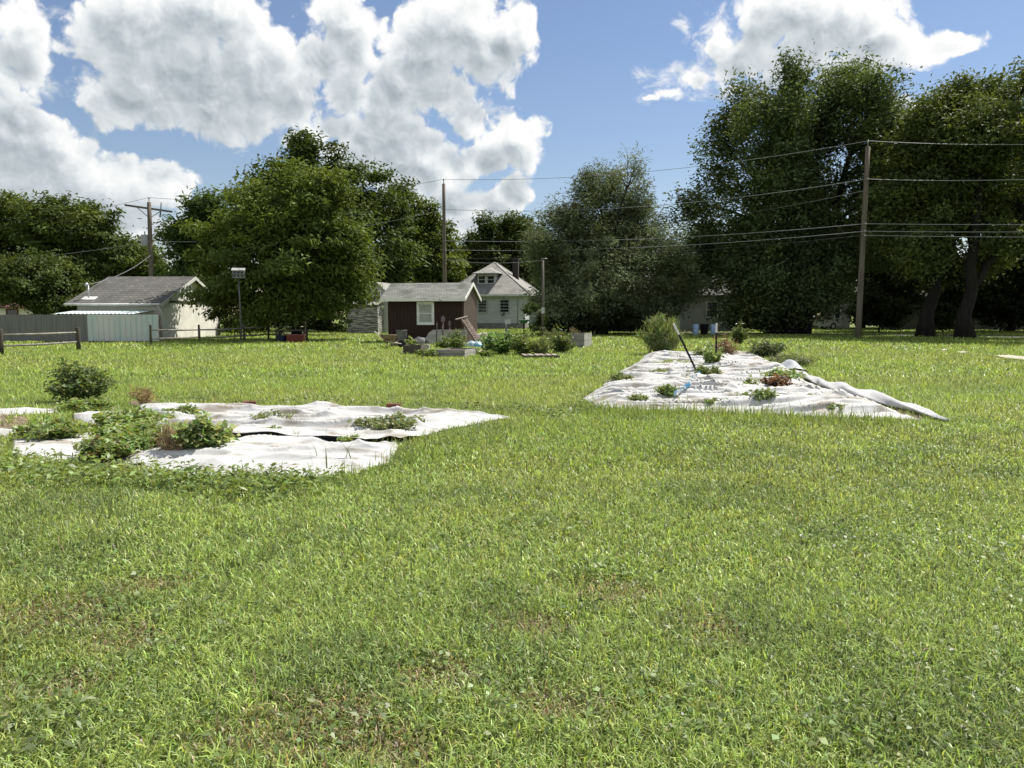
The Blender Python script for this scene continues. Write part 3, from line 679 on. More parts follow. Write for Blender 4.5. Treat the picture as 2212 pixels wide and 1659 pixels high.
b = MB(); b.lathe([(0, 0), (.24, 0), (.27, .05), (.27, .8), (.22, .9), (0, .92)], 16, (lx - .45, -.1, HL - 3.4)); b.lathe([(0, 0), (.05, 0), (.05, .25), (0, .27)], 8, (lx - .4, -.1, HL - 2.5)); b.box(lx - .2, lx, -.13, -.07, HL - 3.1, HL - 2.8); b.build('transformer', mat('transformer_grey', (.33, .34, .34), rough=.5), poL)
b = MB(); b.tube([(lx + .75, .3, HL - .5), (lx + .8, .3, HL + .05)], .04, 6); b.tube([(lx + .75, .3, HL - .55), (lx + .65, .3, HL - 1.1)], .05, 6); b.build('fuse_cutout', mat('cutout', (.05, .05, .05), rough=.4), poL)
# short service pole with vine
pS = G(1172, 728.5); hS = at(1172, 562, pS.y).z
sp = thing('service_pole', 'thin short wooden service pole with creeper at its foot by the white house', 'pole', (pS.x, pS.y, 0))
b = MB(); b.tube([(0, 0, -.1), (.02, 0, 2.5), (.0, 0, hS)], [.095, .09, .075], 10); b.build('shaft', mat('pale_pole_wood', (.15, .135, .115), (.09, .082, .07), vs=2, st=(5, 5, .4), rough=.9), sp)
b = MB(); b.tube([(-.05, -.1, hS - .1), (-.1, -.15, hS + .1), (.3, -.1, hS + .1)], .018, 6); b.build('service_bracket', MATS['galvanised'], sp)
b = MB(); b.box(-.1, .12, -.2, -.1, 1.6, 2.0); b.build('meter_box', MATS['galvanised'], sp)
# street lamp on an arm behind the feathery tree
q = at(1482, 690, 75); ls = thing('street_lamp', 'small street lamp on a long arm showing between the two big trees', 'street lamp', (q.x, 75, 0))
lz = at(1494, 546, 75).z
b = MB(); b.tube([(-.6, 0, 0), (-.6, 0, lz + .2)], .1, 8); b.tube([(-.6, 0, lz - .3), (0, 0, lz + .1), (.4, 0, lz)], .04, 6); b.build('post', MATS['galvanised'], ls)
b = MB(); b.lathe([(0, .0), (.12, .02), (.16, .1), (.1, .18), (0, .2)], 12, M=Matrix.Translation((.7, 0, lz - .1)) @ Matrix.Scale(2.3, 4, (1, 0, 0))); b.build('lamp_head', trim_w, ls)

wirem = mat('wire_metal', (.30, .30, .31), rough=.45, metal=.3); wired = mat('wire_dark', (.03, .03, .032), rough=.6)
def wire(label, a, b_, sag, r=.016, m=None, n=24):
    a, b_ = Vector(a), Vector(b_); b = MB()
    pts = [a.lerp(b_, i / n) - Vector((0, 0, 4 * sag * (i / n) * (1 - i / n))) for i in range(n + 1)]
    b.tube(pts, r, 5, cap=False); tag(b.build('power_line', m or wirem), label, 'wire', 'overhead lines')
tR = Vector((at(1875, 317, pR.y).x, pR.y, 0)); tM = Vector((pM.x, pM.y, 0)); tL = Vector((at(322, 437, 58).x, 58, 0))
def V(v, z, dx=0, dy=0): return (v.x + dx, v.y + dy, z)
far = at(2700, 300, 37)
zz = lambda py: at(1870, py, pR.y).z
zm = lambda py: at(960, py, 60).z
wire('topmost line from the tall leaning pole towards the street', V(tR, HR + .36), at(2700, 290, 37), .35)
wire('topmost line strung between the tall leaning pole and the pole behind the shed', V(tR, HR + .36), V(tM, HM + .36), .75)
wire('second line from the tall leaning pole towards the street', V(tR, zz(388), .1, -.17), at(2700, 355, 37), .35, .019)
wire('second line between the tall leaning pole and the pole behind the shed', V(tR, zz(388), -.1, -.17), V(tM, zm(452)), .8, .017)
wire('third line sloping from the tall leaning pole down behind the feathery tree', V(tR, zz(412), -.1, -.1), at(1395, 486, 66), .3, .013)
for i, (pa, pb_, pc) in enumerate(((484, 478, 520), (500, 494, 540), (509, 508, 558))):
    nm = ('highest', 'middle', 'lowest')[i]
    wire(nm + ' of three low cables from the tall leaning pole towards the street', V(tR, zz(pa), .05, -.17), at(2700, pb_, 37), .1, .018)
    wire(nm + ' of three low cables between the tall leaning pole and the shed pole', V(tR, zz(pa), -.05, -.17), V(tM, zm(pc), 0, -.13), .45, .018, wirem if i < 2 else wired)
wire('topmost line between the shed pole and the crossarm pole', V(tM, HM + .36), V(tL, HL + .36), .8, .013, wired)
wire('lower cable between the shed pole and the crossarm pole', V(tM, zm(452)), V(tL, HL - 3), .8, .013, wirem)
wire('line leaving the crossarm pole above the western trees', V(tL, HL + .36), at(-260, 510, 66), .6, .013, wired)
wire('lower cable leaving the crossarm pole in front of the western trees', V(tL, HL - 3), at(-260, 570, 62), .5, .013, wirem)
wire('service wire dropping from the shed pole to the house chimney side', V(tM, zm(468)), (c1.x - 3.0, c1.y + 1.5, 4.4), .2, .014, wired)
wire('service wire from the crossarm pole to the garage mast', V(tL, HL - 4), (gX1 + mxp, GY + .3, 3.3), .35, .016, wirem)
wire('service wire from the short pole to the shed pole', (pS.x, pS.y, hS), V(tM, zm(560)), .25, .013, wirem)

# ------------------------------------------------------------------ things around the shed
grey_bd = mat('grey_old_board', (.30, .29, .27), (.17, .165, .15), vs=2.2, st=(.5, 4, 4), rough=.95, bump=.4, bs=25)
grey_bd2 = mat('pale_old_board', (.42, .41, .38), (.27, .26, .24), vs=2.5, st=(.6, 3, 5), rough=.95, bump=.4, bs=25)
soil = mat('garden_soil', (.06, .045, .032), (.10, .08, .055), vs=5, rough=1, bump=.8, bs=20)
def raised_bed(label, loc, rz, wx, wy, h, rows=2, mf_=None, ms=None):
    o = thing('raised_bed', label, 'raised bed', loc, rz, 'wooden raised beds'); hb = h / rows
    b = MB()
    for i in range(rows):
        z0, z1 = i * hb + .002, (i + 1) * hb - .008
        b.box(-wx / 2, wx / 2, 0, .04, z0, z1); b.box(-wx / 2, wx / 2, wy - .04, wy, z0, z1)
        b.box(-wx / 2, -wx / 2 + .04, .041, wy - .041, z0, z1)
    b.build('board', mf_ or grey_bd, o)
    b = MB()
    for i in range(rows): b.box(wx / 2 - .04 + .001, wx / 2 + .001, .041, wy - .041, i * hb + .002, (i + 1) * hb - .008)
    b.build('end_board', ms or grey_bd2, o)
    b = MB(); b.box(-wx / 2 + .05, wx / 2 - .05, .05, wy - .05, h - .09, h - .05); b.build('soil', soil, o)
    return o
p = G(971, 771.5); bed1 = raised_bed('low grey plank raised bed full of weeds in front of the shed', (p.x + .02, p.y, 0), math.radians(-14), 1.12, 1.6, .27)
p = G(890, 767); bed2 = raised_bed('dark low planter box with a sprig growing in it near the wheelbarrow', (p.x, p.y, 0), math.radians(-10), .72, .8, .38, 2, mat('rotten_board', (.06, .05, .042), (.1, .085, .07), vs=3, rough=.95), mat('rotten_board2', (.12, .105, .09), rough=.95))
p = G(1246, 750.5); bed3 = raised_bed('tall pale plank raised bed at the end of the weedy strip', (p.x, p.y, 0), math.radians(-22), .72, 1.3, .66, 2)
p = G(913, 765); o = thing('pale_block', 'pale flat block lying on the end of the dark planter', 'block', (p.x, p.y + .25, 0)); b = MB(); b.box(-.25, .25, -.1, .1, .0, .36); bb = b.build('block', mat('pale_block', (.52, .49, .43), (.4, .38, .33), vs=4, rough=.9), o)
# leaning weathered board with cut corners
p = at(943, 752, 37.4)
o = MB(); o.prism([(-1.0, 0, .0), (1.15, 0, .0), (1.15, 0, .8), (.9, 0, .82), (-.62, 0, .80), (-.85, 0, .62), (-1.0, 0, .3)], (0, .06, 0), Matrix.Rotation(math.radians(-16), 4, 'X'))
ob_ = o.build('weathered_board', mat('weathered_ply', (.36, .345, .31), (.24, .23, .205), vs=1.4, st=(1, 1, 3), rough=.95, bump=.2), None, (p.x + .35, p.y, 0.0)); tag(ob_, 'large weathered board with a cut corner leaning against the shed front', 'board'); ob_.rotation_euler = (0, 0, A12)
# tools standing before the wall
for (px, top, lb, kind) in ((957, 682, 'long-handled spade leaning upright on the shed front', 0), (971, 693, 'thin rake handle leaning upright on the shed front', 1)):
    p = at(px, 755, 36.2 + kind * .4); ht = at(px, top, p.y).z
    o = thing('garden_tool', lb, 'tool', (p.x, p.y, 0)); b = MB(); b.tube([(.06, -.2, .02), (.0, .1, ht - .25)], .018, 7); b.build('handle', mat('tool_wood', (.10, .055, .045), rough=.6), o)
    b = MB()
    if kind == 0: b.prism([(-.09, .10, ht - .3), (.09, .10, ht - .3), (.1, .13, ht - .1), (.0, .15, ht + .02), (-.1, .13, ht - .1)], (0, .012, 0))
    else: b.box(-.05, .05, .09, .12, ht - .27, ht)
    b.build('blade', mat('tool_steel', (.16, .13, .14), rough=.5, metal=.5), o)
# two dark stakes left of the tools
p = at(943, 757, 35.5); o = MB(); o.tube([(0, 0, -.05), (.02, .05, 1.15)], .022, 6); o.tube([(.32, 0, -.05), (.28, .05, 1.0)], .022, 6); o.tube([(0.01, .03, .75), (.30, .03, .72)], .014, 6)
tag(o.build('plant_support', mat('dark_steel', (.03, .03, .03), rough=.6), None, (p.x, p.y, 0)), 'dark metal plant hoop standing before the leaning board', 'plant support')
# wheelbarrow, tipped up on its nose against the shed corner
p = G(833, 752); wbw = thing('wheelbarrow', 'old wheelbarrow standing by the shed corner with rusty tray', 'wheelbarrow', (p.x + .12, p.y, 0), math.radians(10))
b = MB(); n = 4
tr_ = [(-.36, -.32, .62), (.40, -.30, .60), (.40, .32, .60), (-.36, .34, .62)]; bt = [(-.12, -.2, .28), (.30, -.2, .24), (.30, .2, .24), (-.12, .2, .28)]
for i in range(4): b.quad(tr_[i], tr_[(i + 1) % 4], bt[(i + 1) % 4], bt[i]); 
b.quad(*bt)
for i in range(4): b.tube([tr_[i], tr_[(i + 1) % 4]], .018, 6)
b.build('tray', mat('rusty_tray', (.24, .20, .13), (.13, .08, .05), vs=5, rough=.8), wbw)
for s_ in (-.2, .2):
    b = MB(); b.tube([(.62, s_ * .3, .2), (.3, s_, .25), (-.1, s_, .33), (-.62, s_ * 1.3, .78)], .022, 7); b.build('handle', mat('bleached_handle', (.48, .44, .36), rough=.8), wbw)
    b = MB(); b.tube([(-.02, s_, .3), (-.08, s_ * 1.1, .0)], .018, 6); b.build('leg', MATS['dark_steel'], wbw)
b = MB(); b.lathe([(.02, -.04), (.15, -.05), (.2, -.03), (.2, .03), (.15, .05), (.02, .04)], 16, M=Matrix.Translation((.62, 0, .2)) @ Matrix.Rotation(math.pi / 2, 4, 'X')); b.build('wheel', MATS['tyre'], wbw)
p = G(905, 751.5, 0); tub('metal_bucket', 'grey metal tub upright at the west end of the shed front', (at(868, 750, 38.6).x, 38.6, 0), .3, .72, mat('dull_zinc', (.16, .16, .16), (.1, .1, .1), vs=3, rough=.5, metal=.4), cat='bucket')
q = at(905, 750, 38.2); o = thing('tarp_heap', 'crumpled dark tarp heap on the ground before the shed', 'tarp', (q.x, q.y - .4, 0))
def heap(o, name, rx, ry, h, m, seed=0, n=26):
    r_ = np.random.default_rng(seed); b = MB(); k0 = 0
    g_ = np.linspace(-1, 1, n); XX, YY = np.meshgrid(g_, g_); R_ = np.sqrt(XX ** 2 + YY ** 2)
    Z = np.clip(1 - R_ ** 2, 0, 1) ** .6 * h * (.45 + .9 * fbm(XX * 2.2 + 9, YY * 2.2 + 5, seed, 3)) - .01
    vs = np.stack([XX * rx, YY * ry, Z], -1).reshape(-1, 3); b.v = [tuple(v) for v in vs]
    for i in range(n - 1):
        for j in range(n - 1): b.f.append((i * n + j, i * n + j + 1, (i + 1) * n + j + 1, (i + 1) * n + j)); b.sm.append(True)
    return b.build(name, m, o)
heap(o, 'sheet', .75, .4, .42, mat('dark_tarp', (.045, .05, .055), (.09, .09, .09), vs=3, rough=.5), 3)
q = at(838 + 25, 758, 35.4); o = thing('straw_heap', 'low heap of dark brush and litter beside the planter', 'brush heap', (q.x, q.y, 0)); heap(o, 'litter', .55, .4, .32, mat('dark_litter', (.05, .045, .035), (.12, .105, .08), vs=6, rough=1, bump=.6), 5)
q = at(1030, 756, 34.6); o = thing('blue_tarp', 'pale blue and white plastic sheet bundled at the foot of the ramp', 'tarp', (q.x - .1, q.y, 0)); heap(o, 'sheet', .5, .3, .34, mat('blue_white_sheet', (.40, .47, .50), (.07, .20, .28), vs=2.2, lo=.45, hi=.58, rough=.35), 8)
# wooden ramp leaning on the gable end
P0, P1 = at(1002, 692, 36.6), at(1040, 757, 35.2); P0.z += .05; P1.z = .02
o = thing('wooden_ramp', 'broken brown plank ramp leaning against the shed gable end', 'ramp', (P1.x, P1.y, 0))
ramp_m = mat('ramp_wood', (.20, .15, .125), (.11, .085, .07), vs=3, st=(2, 2, 2), rough=.9, bump=.4)
off = Vector((.10, .20, .02)); a, c = P0 - Vector((P1.x, P1.y, 0)), Vector((0, 0, .02))
for s_ in (-1, 1): b = MB(); b.beam(c + off * s_, a + off * s_, .06, .13); b.build('side_rail', ramp_m, o)
b = MB()
b.beam(c, a, .34, .02, up=(0, -.4, 1))
for i in range(13):
    q = c.lerp(a, (i + .5) / 13); b.beam(q - off * 1.0, q + off * 1.0, .135, .03, up=(0, -.4, 1))
b.build('tread', ramp_m, o)
b = MB(); b.beam(a - off * 1.5 + Vector((-.22, 0, .03)), a + off * .8 + Vector((.1, 0, .14)), .14, .04); b.build('cross_piece', mat('pale_ramp', (.33, .28, .24), rough=.9), o)
# drum on its side
q = at(1040, 734, 37.6); o = thing('plastic_drum', 'white plastic drum lying on its side behind the leaning ramp', 'drum', (q.x, q.y, .30), 0)
b = MB(); Md = Matrix.Rotation(math.radians(20), 4, 'Z') @ Matrix.Rotation(math.radians(80), 4, 'X') 
b.lathe([(0, -.4), (.26, -.4), (.29, -.37), (.29, -.1), (.30, -.08), (.30, -.04), (.29, -.02), (.29, .32), (.27, .4), (.24, .43), (.2, .40), (0, .38)], 22, M=Md); b.build('body', mat('white_plastic', (.70, .66, .62), (.55, .47, .42), vs=2, rough=.4), o)
# flat pallet
q = G(1170, 775); o = thing('wooden_pallet', 'flat grey broken wooden pallet on the grass below the weedy strip', 'pallet', (q.x, q.y, 0), math.radians(4))
b = MB()
for i in range(6): b.box(-.62 + i * .21, -.62 + i * .21 + .15, 0, 1.0, .105, .128, Matrix.Rotation(rnd.uniform(-.04, .04), 4, 'Z'))
b.build('slat', mat('pallet_slat', (.34, .31, .27), (.20, .16, .13), vs=3, rough=.95), o)
b = MB()
for y in (.02, .46, .9): b.box(-.66, .66, y, y + .08, .0, .104)
b.build('runner', MATS['rotten_board'], o)
# post and bird bath before the house
q = G(1093.5, 725); h1 = at(1093, 690, q.y).z
o = thing('wooden_post', 'short weathered post with a pale box at its top by the white house', 'post', (q.x, q.y, 0)); b = MB(); b.box(-.07, .07, -.07, .07, -.05, h1); b.build('shaft', grey_bd2, o)
b = MB(); b.box(-.09, .32, -.08, .08, h1 - .32, h1 - .02); b.build('box', trim_w, o)
q = G(1131.5, 724.5); h2 = at(1131, 690, q.y).z
o = thing('bird_bath', 'green and white basin on a dark stake by the white house', 'bird bath', (q.x, q.y, 0)); b = MB(); b.tube([(0, 0, -.1), (0, 0, h2 - .2)], .05, 8); b.tube([(0, 0, h2 - .5), (-.45, -.1, 0)], .018, 6); b.build('stake', MATS['dark_steel'], o)
b = MB(); b.lathe([(0, h2 - .3), (.2, h2 - .28), (.38, h2 - .08), (.40, h2 - .05)], 20); b.build('bowl', mat('green_bowl', (.10, .36, .16), rough=.4), o)
b = MB(); b.lathe([(.40, h2 - .05), (.43, h2 - .03), (.40, h2 + .0), (.3, h2 - .06), (0, h2 - .1)], 20); b.build('rim', trim_w, o)
b = MB(); b.lathe([(0, h2 - .1), (.05, h2 - .1), (.05, h2 + .12), (0, h2 + .15)], 8); b.build('finial', MATS['dark_steel'], o)
# blue barrels and black bin by the shaded house
bl = mat('blue_barrel', (.36, .50, .66), (.30, .43, .57), vs=2, rough=.45)
def barrel(label, px):
    q = G(px, 719.6); q = at(px, 720, 54.5); o = thing('plastic_barrel', label, 'barrel', (q.x, q.y, 0), 0, 'blue plastic barrels')
    b = MB(); b.lathe([(0, 0), (.20, 0), (.225, .04), (.225, .27), (.235, .29), (.225, .31), (.225, .52), (.235, .54), (.225, .56), (.225, .74), (.21, .78)], 22); b.build('body', bl, o)
    b = MB(); b.lathe([(.21, .78), (.222, .80), (.20, .81), (.18, .75), (0, .74)], 22); b.lathe([(0, 0), (.04, 0), (.04, .05), (0, .05)], 8, (.1, 0, .74)); b.build('lid', mat('pale_lid', (.45, .52, .56), rough=.5), o); return o
barrel('pale blue plastic barrel nearest the feathery tree', 1502.5); barrel('pale blue plastic barrel just behind the upright steel post', 1541)
q = at(1521, 719, 54.8); o = thing('trash_bin', 'black open-topped bin standing between the two blue barrels', 'bin', (q.x, q.y, 0)); b = MB(); b.lathe([(0, 0), (.25, 0), (.31, .78), (.33, .8), (.30, .82), (.24, .1), (0, .1)], 18); b.build('body', mat('black_plastic', (.015, .015, .016), rough=.4), o)
b = MB(); b.tube([(.3, -.05, .7), (.36, -.05, .75), (.36, .05, .75), (.3, .05, .7)], .015, 6); b.build('handle', MATS['black_plastic'], o)
# ------------------------------------------------------------------ white ground sheets
sheet_m = mat('white_woven_sheet', (.475, .475, .47), (.265, .24, .20), vs=1.7, st=(1, 2.0, 1), lo=.47, hi=.66, rough=.65, spec=.2, bump=.35, bs=7, det=9, bst=(1, 2.4, 1))
under_m = mat('grey_sheet_underside', (.30, .31, .33), (.20, .21, .22), vs=3, rough=.7)
black_m = mat('black_sheet_underside', (.008, .008, .009), rough=.85, spec=.1)
def chain(pts):
    P = [G(*p) for p in pts]; d = [0]
    for i in range(1, len(P)): d.append(d[-1] + (P[i] - P[i - 1]).length)
    P = np.array([tuple(p) for p in P]); d = np.array(d) / d[-1]
    return lambda t: np.stack([np.interp(t, d, P[:, k]) for k in range(3)], -1)
TARPS = []
def wrinkle(x, y, amp, seed, fx=.8, fy=3.2):
    wx = x + .35 * (fbm(x * 1.3, y * 1.3, seed + 5, 2) - .5); wy = y + .35 * (fbm(x * .9 + 7, y * .9, seed + 9, 3) - .5)
    a = 1 - np.abs(2 * fbm(wx * fx, wy * fy, seed, 2) - 1) * 1.8
    b_ = 1 - np.abs(2 * fbm(wx * fx * 2.3 + 3, wy * fy * 2.1, seed + 3, 2) - 1) * 1.8
    c = fbm(x * .5, y * .7, seed + 21, 2); k_ = 1 - np.abs(2 * fbm(wx * fx * 2.6 + 3, wy * fy * 2.7, seed + 7, 2) - 1) * 2
    return amp * .18 * np.clip(k_, 0, 1) ** 2 + amp * (np.clip(a, 0, 1) ** 2.2 + .5 * np.clip(b_, 0, 1) ** 2.0) * (.35 + 1.1 * c) + .03 * c
def tarp(label, c1, c2, nt, ns, amp=.05, seed=1, lift=None, jag=.10, fx=.8, fy=3.2, name='ground_sheet', m=None, z0=.012):
    f1, f2 = chain(c1), chain(c2); t = np.linspace(0, 1, nt)
    A, B = f1(t), f2(t); s = np.linspace(0, 1, ns)
    l1 = np.linalg.norm(np.diff(A, axis=0), axis=1).sum(); j1 = (fbm(t * l1 * 1.6, t * 0 + seed, seed, 4) - .5) * jag * 3; j2 = (fbm(t * l1 * 1.5 + 9, t * 0 + seed, seed + 2, 4) - .5) * jag * 3
    d = (B - A); ln = np.linalg.norm(d, axis=1, keepdims=True) + 1e-6; u = d / ln
    A = A + u * j1[:, None]; B = B + u * j2[:, None]
    X = A[:, None, :] * (1 - s)[None, :, None] + B[:, None, :] * s[None, :, None]
    x, y = X[..., 0], X[..., 1]
    e = np.minimum(np.minimum(s, 1 - s)[None, :] * ln, np.minimum(t, 1 - t)[:, None] * 12) * 2.2; e = np.clip(e, 0.0, 1) ** .8
    X[..., 2] = z0 + wrinkle(x, y, amp, seed, fx, fy) * e
    if lift is not None: X[..., 2] += lift(t[:, None], s[None, :], x, y)
    TARPS.append([tuple(p) for p in A[:, :2]] + [tuple(p) for p in B[::-1, :2]])
    idx = np.arange(nt * ns).reshape(nt, ns)
    q = np.stack([idx[:-1, :-1], idx[1:, :-1], idx[1:, 1:], idx[:-1, 1:]], -1).reshape(-1, 4)
    # upper side must face up
    a_, b_, c_ = X[0, 0], X[1, 0], X[1, 1]
    if np.cross(b_ - a_, c_ - a_)[2] < 0: q = q[:, ::-1]
    # give it a little thickness by a lower copy
    V = X.reshape(-1, 3)
    o = npmesh(name, V, q.ravel(), np.arange(len(q)) * 4, m or sheet_m, smooth=True)
    md = o.modifiers.new('thickness', 'SOLIDIFY'); md.thickness = .004; md.offset = -1
    tag(o, label, 'ground sheet', 'white ground sheets')
    return o, X
tR_, XR = tarp('long crinkled white sheet pinned over the garden bed with two steel posts',
     [(1395, 767), (1381, 782), (1345, 804), (1322, 820), (1288, 842), (1253, 862), (1302, 883)],
     [(1638, 769), (1668, 785), (1716, 806), (1762, 838), (1830, 862), (1900, 884), (1985, 911)], 900, 120, .15, 3, fx=.34, fy=3.6)
# rolled right edge of that sheet
def roll(parent, pts, rad, m, name, flat=.5, seed=0):
    f = chain(pts); n = 70; t = np.linspace(0, 1, n); P = f(t); b = MB(); k = 14
    T = np.gradient(P, axis=0); T /= np.linalg.norm(T, axis=1, keepdims=True)
    for i in range(n):
        r = np.interp(t[i], np.linspace(0, 1, len(rad)), rad) * (0.85 + .3 * float(fbm(np.array(t[i] * 14), np.array(seed + .5), seed, 3)))
        side = np.array([T[i, 1], -T[i, 0], 0])
        for j in range(k):
            a = 2 * math.pi * j / k; rr = r * (1 + .25 * math.sin(3 * a + 5 * t[i] * 7))
            q = P[i] + side * rr * math.cos(a) + np.array([0, 0, 1]) * (rr * flat * (math.sin(a) + .9) + .05); b.v.append(tuple(q))
    for i in range(n - 1):
        for j in range(k): b.f.append((i * k + j, i * k + (j + 1) % k, (i + 1) * k + (j + 1) % k, (i + 1) * k + j)); b.sm.append(True)
    b.f += [tuple(range(k))[::-1], tuple((n - 1) * k + j for j in range(k))]; b.sm += [False, False]
    return b.build(name, m, parent)
roll(tR_, [(1708, 800), (1745, 822), (1790, 842), (1850, 862), (1920, 880), (1990, 898), (2022, 909), (2047, 916)], [.08, .11, .12, .14, .22, .24, .15, .03], mat('soft_white_sheet', (.44, .44, .44), (.33, .33, .33), vs=2, rough=.6), 'rolled_edge', .34, 4)
b = MB(); q0 = G(1700, 806); 
n = 14
g_ = np.linspace(-1, 1, n)
for i in range(n):
    for j in range(n):
        x, y = g_[j], g_[i]; b.v.append((q0.x + .32 * x + .1, q0.y + .5 * y, .06 + .32 * max(0, 1 - abs(x) ** 1.5) * (1 - .5 * abs(y)) * (.6 + .8 * float(fbm(np.array(x * 1.5 + 3), np.array(y * 1.5), 4, 2)))))
for i in range(n - 1):
    for j in range(n - 1): b.f.append((i * n + j, i * n + j + 1, (i + 1) * n + j + 1, (i + 1) * n + j)); b.sm.append(True)
b.build('turned_flap', mat('grey_flap', (.46, .48, .49), (.33, .35, .36), vs=3, rough=.5), tR_)

def lift_back(t, s, x, y):
    k = np.clip((s - .72) / .28, 0, 1) ** 2
    along = np.clip((t - .16) / .04, 0, 1) * np.clip((.70 - t) / .05, 0, 1)
    return k * along * (.025 + .065 * np.clip(fbm(t * 9 + 0 * s, s * 0 + 2.5, 31, 2) * 2 - .55, 0, 1))
tB, XB = tarp('broad crinkled white sheet with a black folded edge beside the tall weeds',
     [(300, 877), (420, 880), (560, 885), (700, 889), (900, 893), (1000, 897), (1098, 905)],
     [(330, 940), (500, 951), (590, 953), (650, 957), (715, 964), (790, 972), (840, 958), (862, 962), (900, 949), (1000, 929), (1100, 909)], 460, 160, .10, 8, lift=lift_back, z0=.04, fx=.5, fy=2.4)
# the black underside folded under along its near edge
edge = XB[50:226, -1, :]; b = MB()
n = len(edge)
for i in range(n):
    e_ = edge[i]; b.v.append((e_[0], e_[1] - .004, e_[2] - .003)); b.v.append((e_[0] + .01, e_[1] + .02, (e_[2]) * .45)); b.v.append((e_[0], e_[1] + .01, .005))
for i in range(n - 1):
    for j in range(2): b.f.append((3 * i + j, 3 * i + j + 1, 3 * (i + 1) + j + 1, 3 * (i + 1) + j)); b.sm.append(True)
b.build('black_underside', black_m, tB)
tF, XF = tarp('front white sheet lying smooth along the uncut grass edge',
     [(243, 986), (330, 973), (420, 960), (490, 948), (560, 946), (700, 955), (800, 964), (862, 954)],
     [(238, 1004), (320, 1018), (430, 1032), (560, 1036), (680, 1034), (780, 1021), (830, 1003), (860, 975)], 320, 100, .08, 14, fx=.6, fy=2.2)
tarp('ragged white sheet scrap between the weeds in front of the dark bush', [(28, 952), (90, 944), (150, 939), (200, 936)], [(25, 985), (70, 999), (140, 1003), (205, 985)], 120, 60, .03, 22, jag=.1, fx=1.2, fy=2)
tarp('narrow white sheet scrap folded up under the tall weeds', [(158, 905), (190, 899), (265, 900)], [(160, 913), (200, 922), (270, 923)], 70, 30, .04, 25, lift=lambda t, s, x, y: .07 * (1 - (2 * s - 1) ** 2) + 0 * t)
tarp('thin white sheet scrap at the frame edge beyond the trailing weeds', [(-120, 884), (0, 884), (60, 884), (122, 886)], [(-120, 898), (0, 899), (60, 897), (128, 893)], 100, 30, .05, 27)
tarp('white sheet scrap at the frame edge beside the straw', [(-140, 928), (0, 928), (46, 931)], [(-140, 948), (0, 948), (30, 944)], 70, 30, .03, 29)
SOILS = []
bare = mat('bare_ground', (.20, .155, .11), (.10, .075, .05), vs=6, lo=.4, hi=.65, rough=1, bump=.8, bs=25)
for k_, poly in enumerate(([(-60, 905), (0, 898), (50, 902), (72, 915), (60, 932), (0, 934), (-60, 930)], [(150, 1004), (172, 985), (230, 966), (340, 964), (380, 978), (345, 992), (250, 1003), (330, 1022), (210, 1014)], [(275, 868), (330, 866), (352, 874), (330, 881), (285, 880)], [(1286, 870), (1318, 864), (1338, 872), (1306, 882)], [(1880, 882), (1950, 886), (2004, 905), (1950, 911)])):
    P_ = gpoly(poly); c_ = np.mean(np.array(P_), 0); b = MB(); ring = []
    for i in range(len(P_)):
        a_, d_ = np.array(P_[i]), np.array(P_[(i + 1) % len(P_)])
        for q_ in range(6):
            p_ = a_ + (d_ - a_) * q_ / 6; p_ = c_ + (p_ - c_) * (1 + .16 * (float(fbm(np.array(p_[0] * 3.), np.array(p_[1] * 3.), 91 + k_, 2)) - .5) * 2); ring.append(tuple(p_))
    SOILS.append(ring); b.quad(*[(x_, y_, .006 + .0005 * k_) for x_, y_ in ring]); struct(b.build('bare_soil', bare))
# blue strip of plastic on the long sheet
f = chain([(1512, 818), (1509, 829), (1493, 840), (1487, 853), (1468, 870), (1455, 879)]); n = 60; t = np.linspace(0, 1, n); P = f(t); b = MB(); k = 8
for i in range(n):
    wv_ = .045 + .03 * math.sin(t[i] * 11)
    for j in range(k):
        s_ = j / (k - 1) * 2 - 1
        b.v.append((P[i, 0] + wv_ * s_, P[i, 1] + .06 * s_, .20 + .08 * (1 - s_ * s_) * (.5 + .6 * float(fbm(np.array(t[i] * 12.), np.array(s_ * 1.5), 6, 2)))))
for i in range(n - 1):
    for j in range(k - 1): b.f.append((i * k + j, (i + 1) * k + j, (i + 1) * k + j + 1, i * k + j + 1)); b.sm.append(True)
o = b.build('plastic_strip', mat('blue_plastic_strip', (.035, .14, .25), (.36, .40, .42), vs=3.0, lo=.47, hi=.52, rough=.35)); tag(o, 'twisted blue and white plastic strip lying at the foot of the leaning steel post', 'plastic strip')
# steel posts
tp = mat('green_black_steel', (.022, .024, .024), rough=.55, metal=.2); tpw = mat('post_white_tip', (.60, .60, .58), rough=.5)
def tpost(label, base, top):
    o = thing('steel_post', label, 'steel post', (base.x, base.y, 0), 0, 'steel fence posts')
    d = top - base; b = MB(); k = .80
    b.beam((0, 0, -.05), d * k, .05, .012); b.beam((0, .0, -.05), d * k, .012, .05)
    for i in range(10): q = d * (k * (i + 1) / 11); b.box(q.x - .012, q.x + .012, q.y - .035, q.y - .02, q.z, q.z + .02)
    b.build('shaft', tp, o)
    b = MB(); b.beam(d * k, d, .052, .014); b.beam(d * k, d, .014, .052); b.build('painted_tip', tpw, o)
q = G(1513, 815); tpost('steel post with white tip leaning over the crinkled sheet', q, at(1455, 699, q.y - .2))
q = G(1546, 800); tpost('steel post with white tip standing upright in a leafy weed', q, at(1548, 698, q.y))
q = G(1566, 856); o = thing('plastic_pot', 'black plastic pot ring lying on the crinkled white sheet', 'pot', (q.x, q.y + .1, .10))
b = MB(); b.lathe([(.09, 0), (.115, 0), (.125, .07), (.13, .075), (.118, .08), (.10, .01), (0, .012)], 22); b.build('body', MATS['black_plastic'], o)
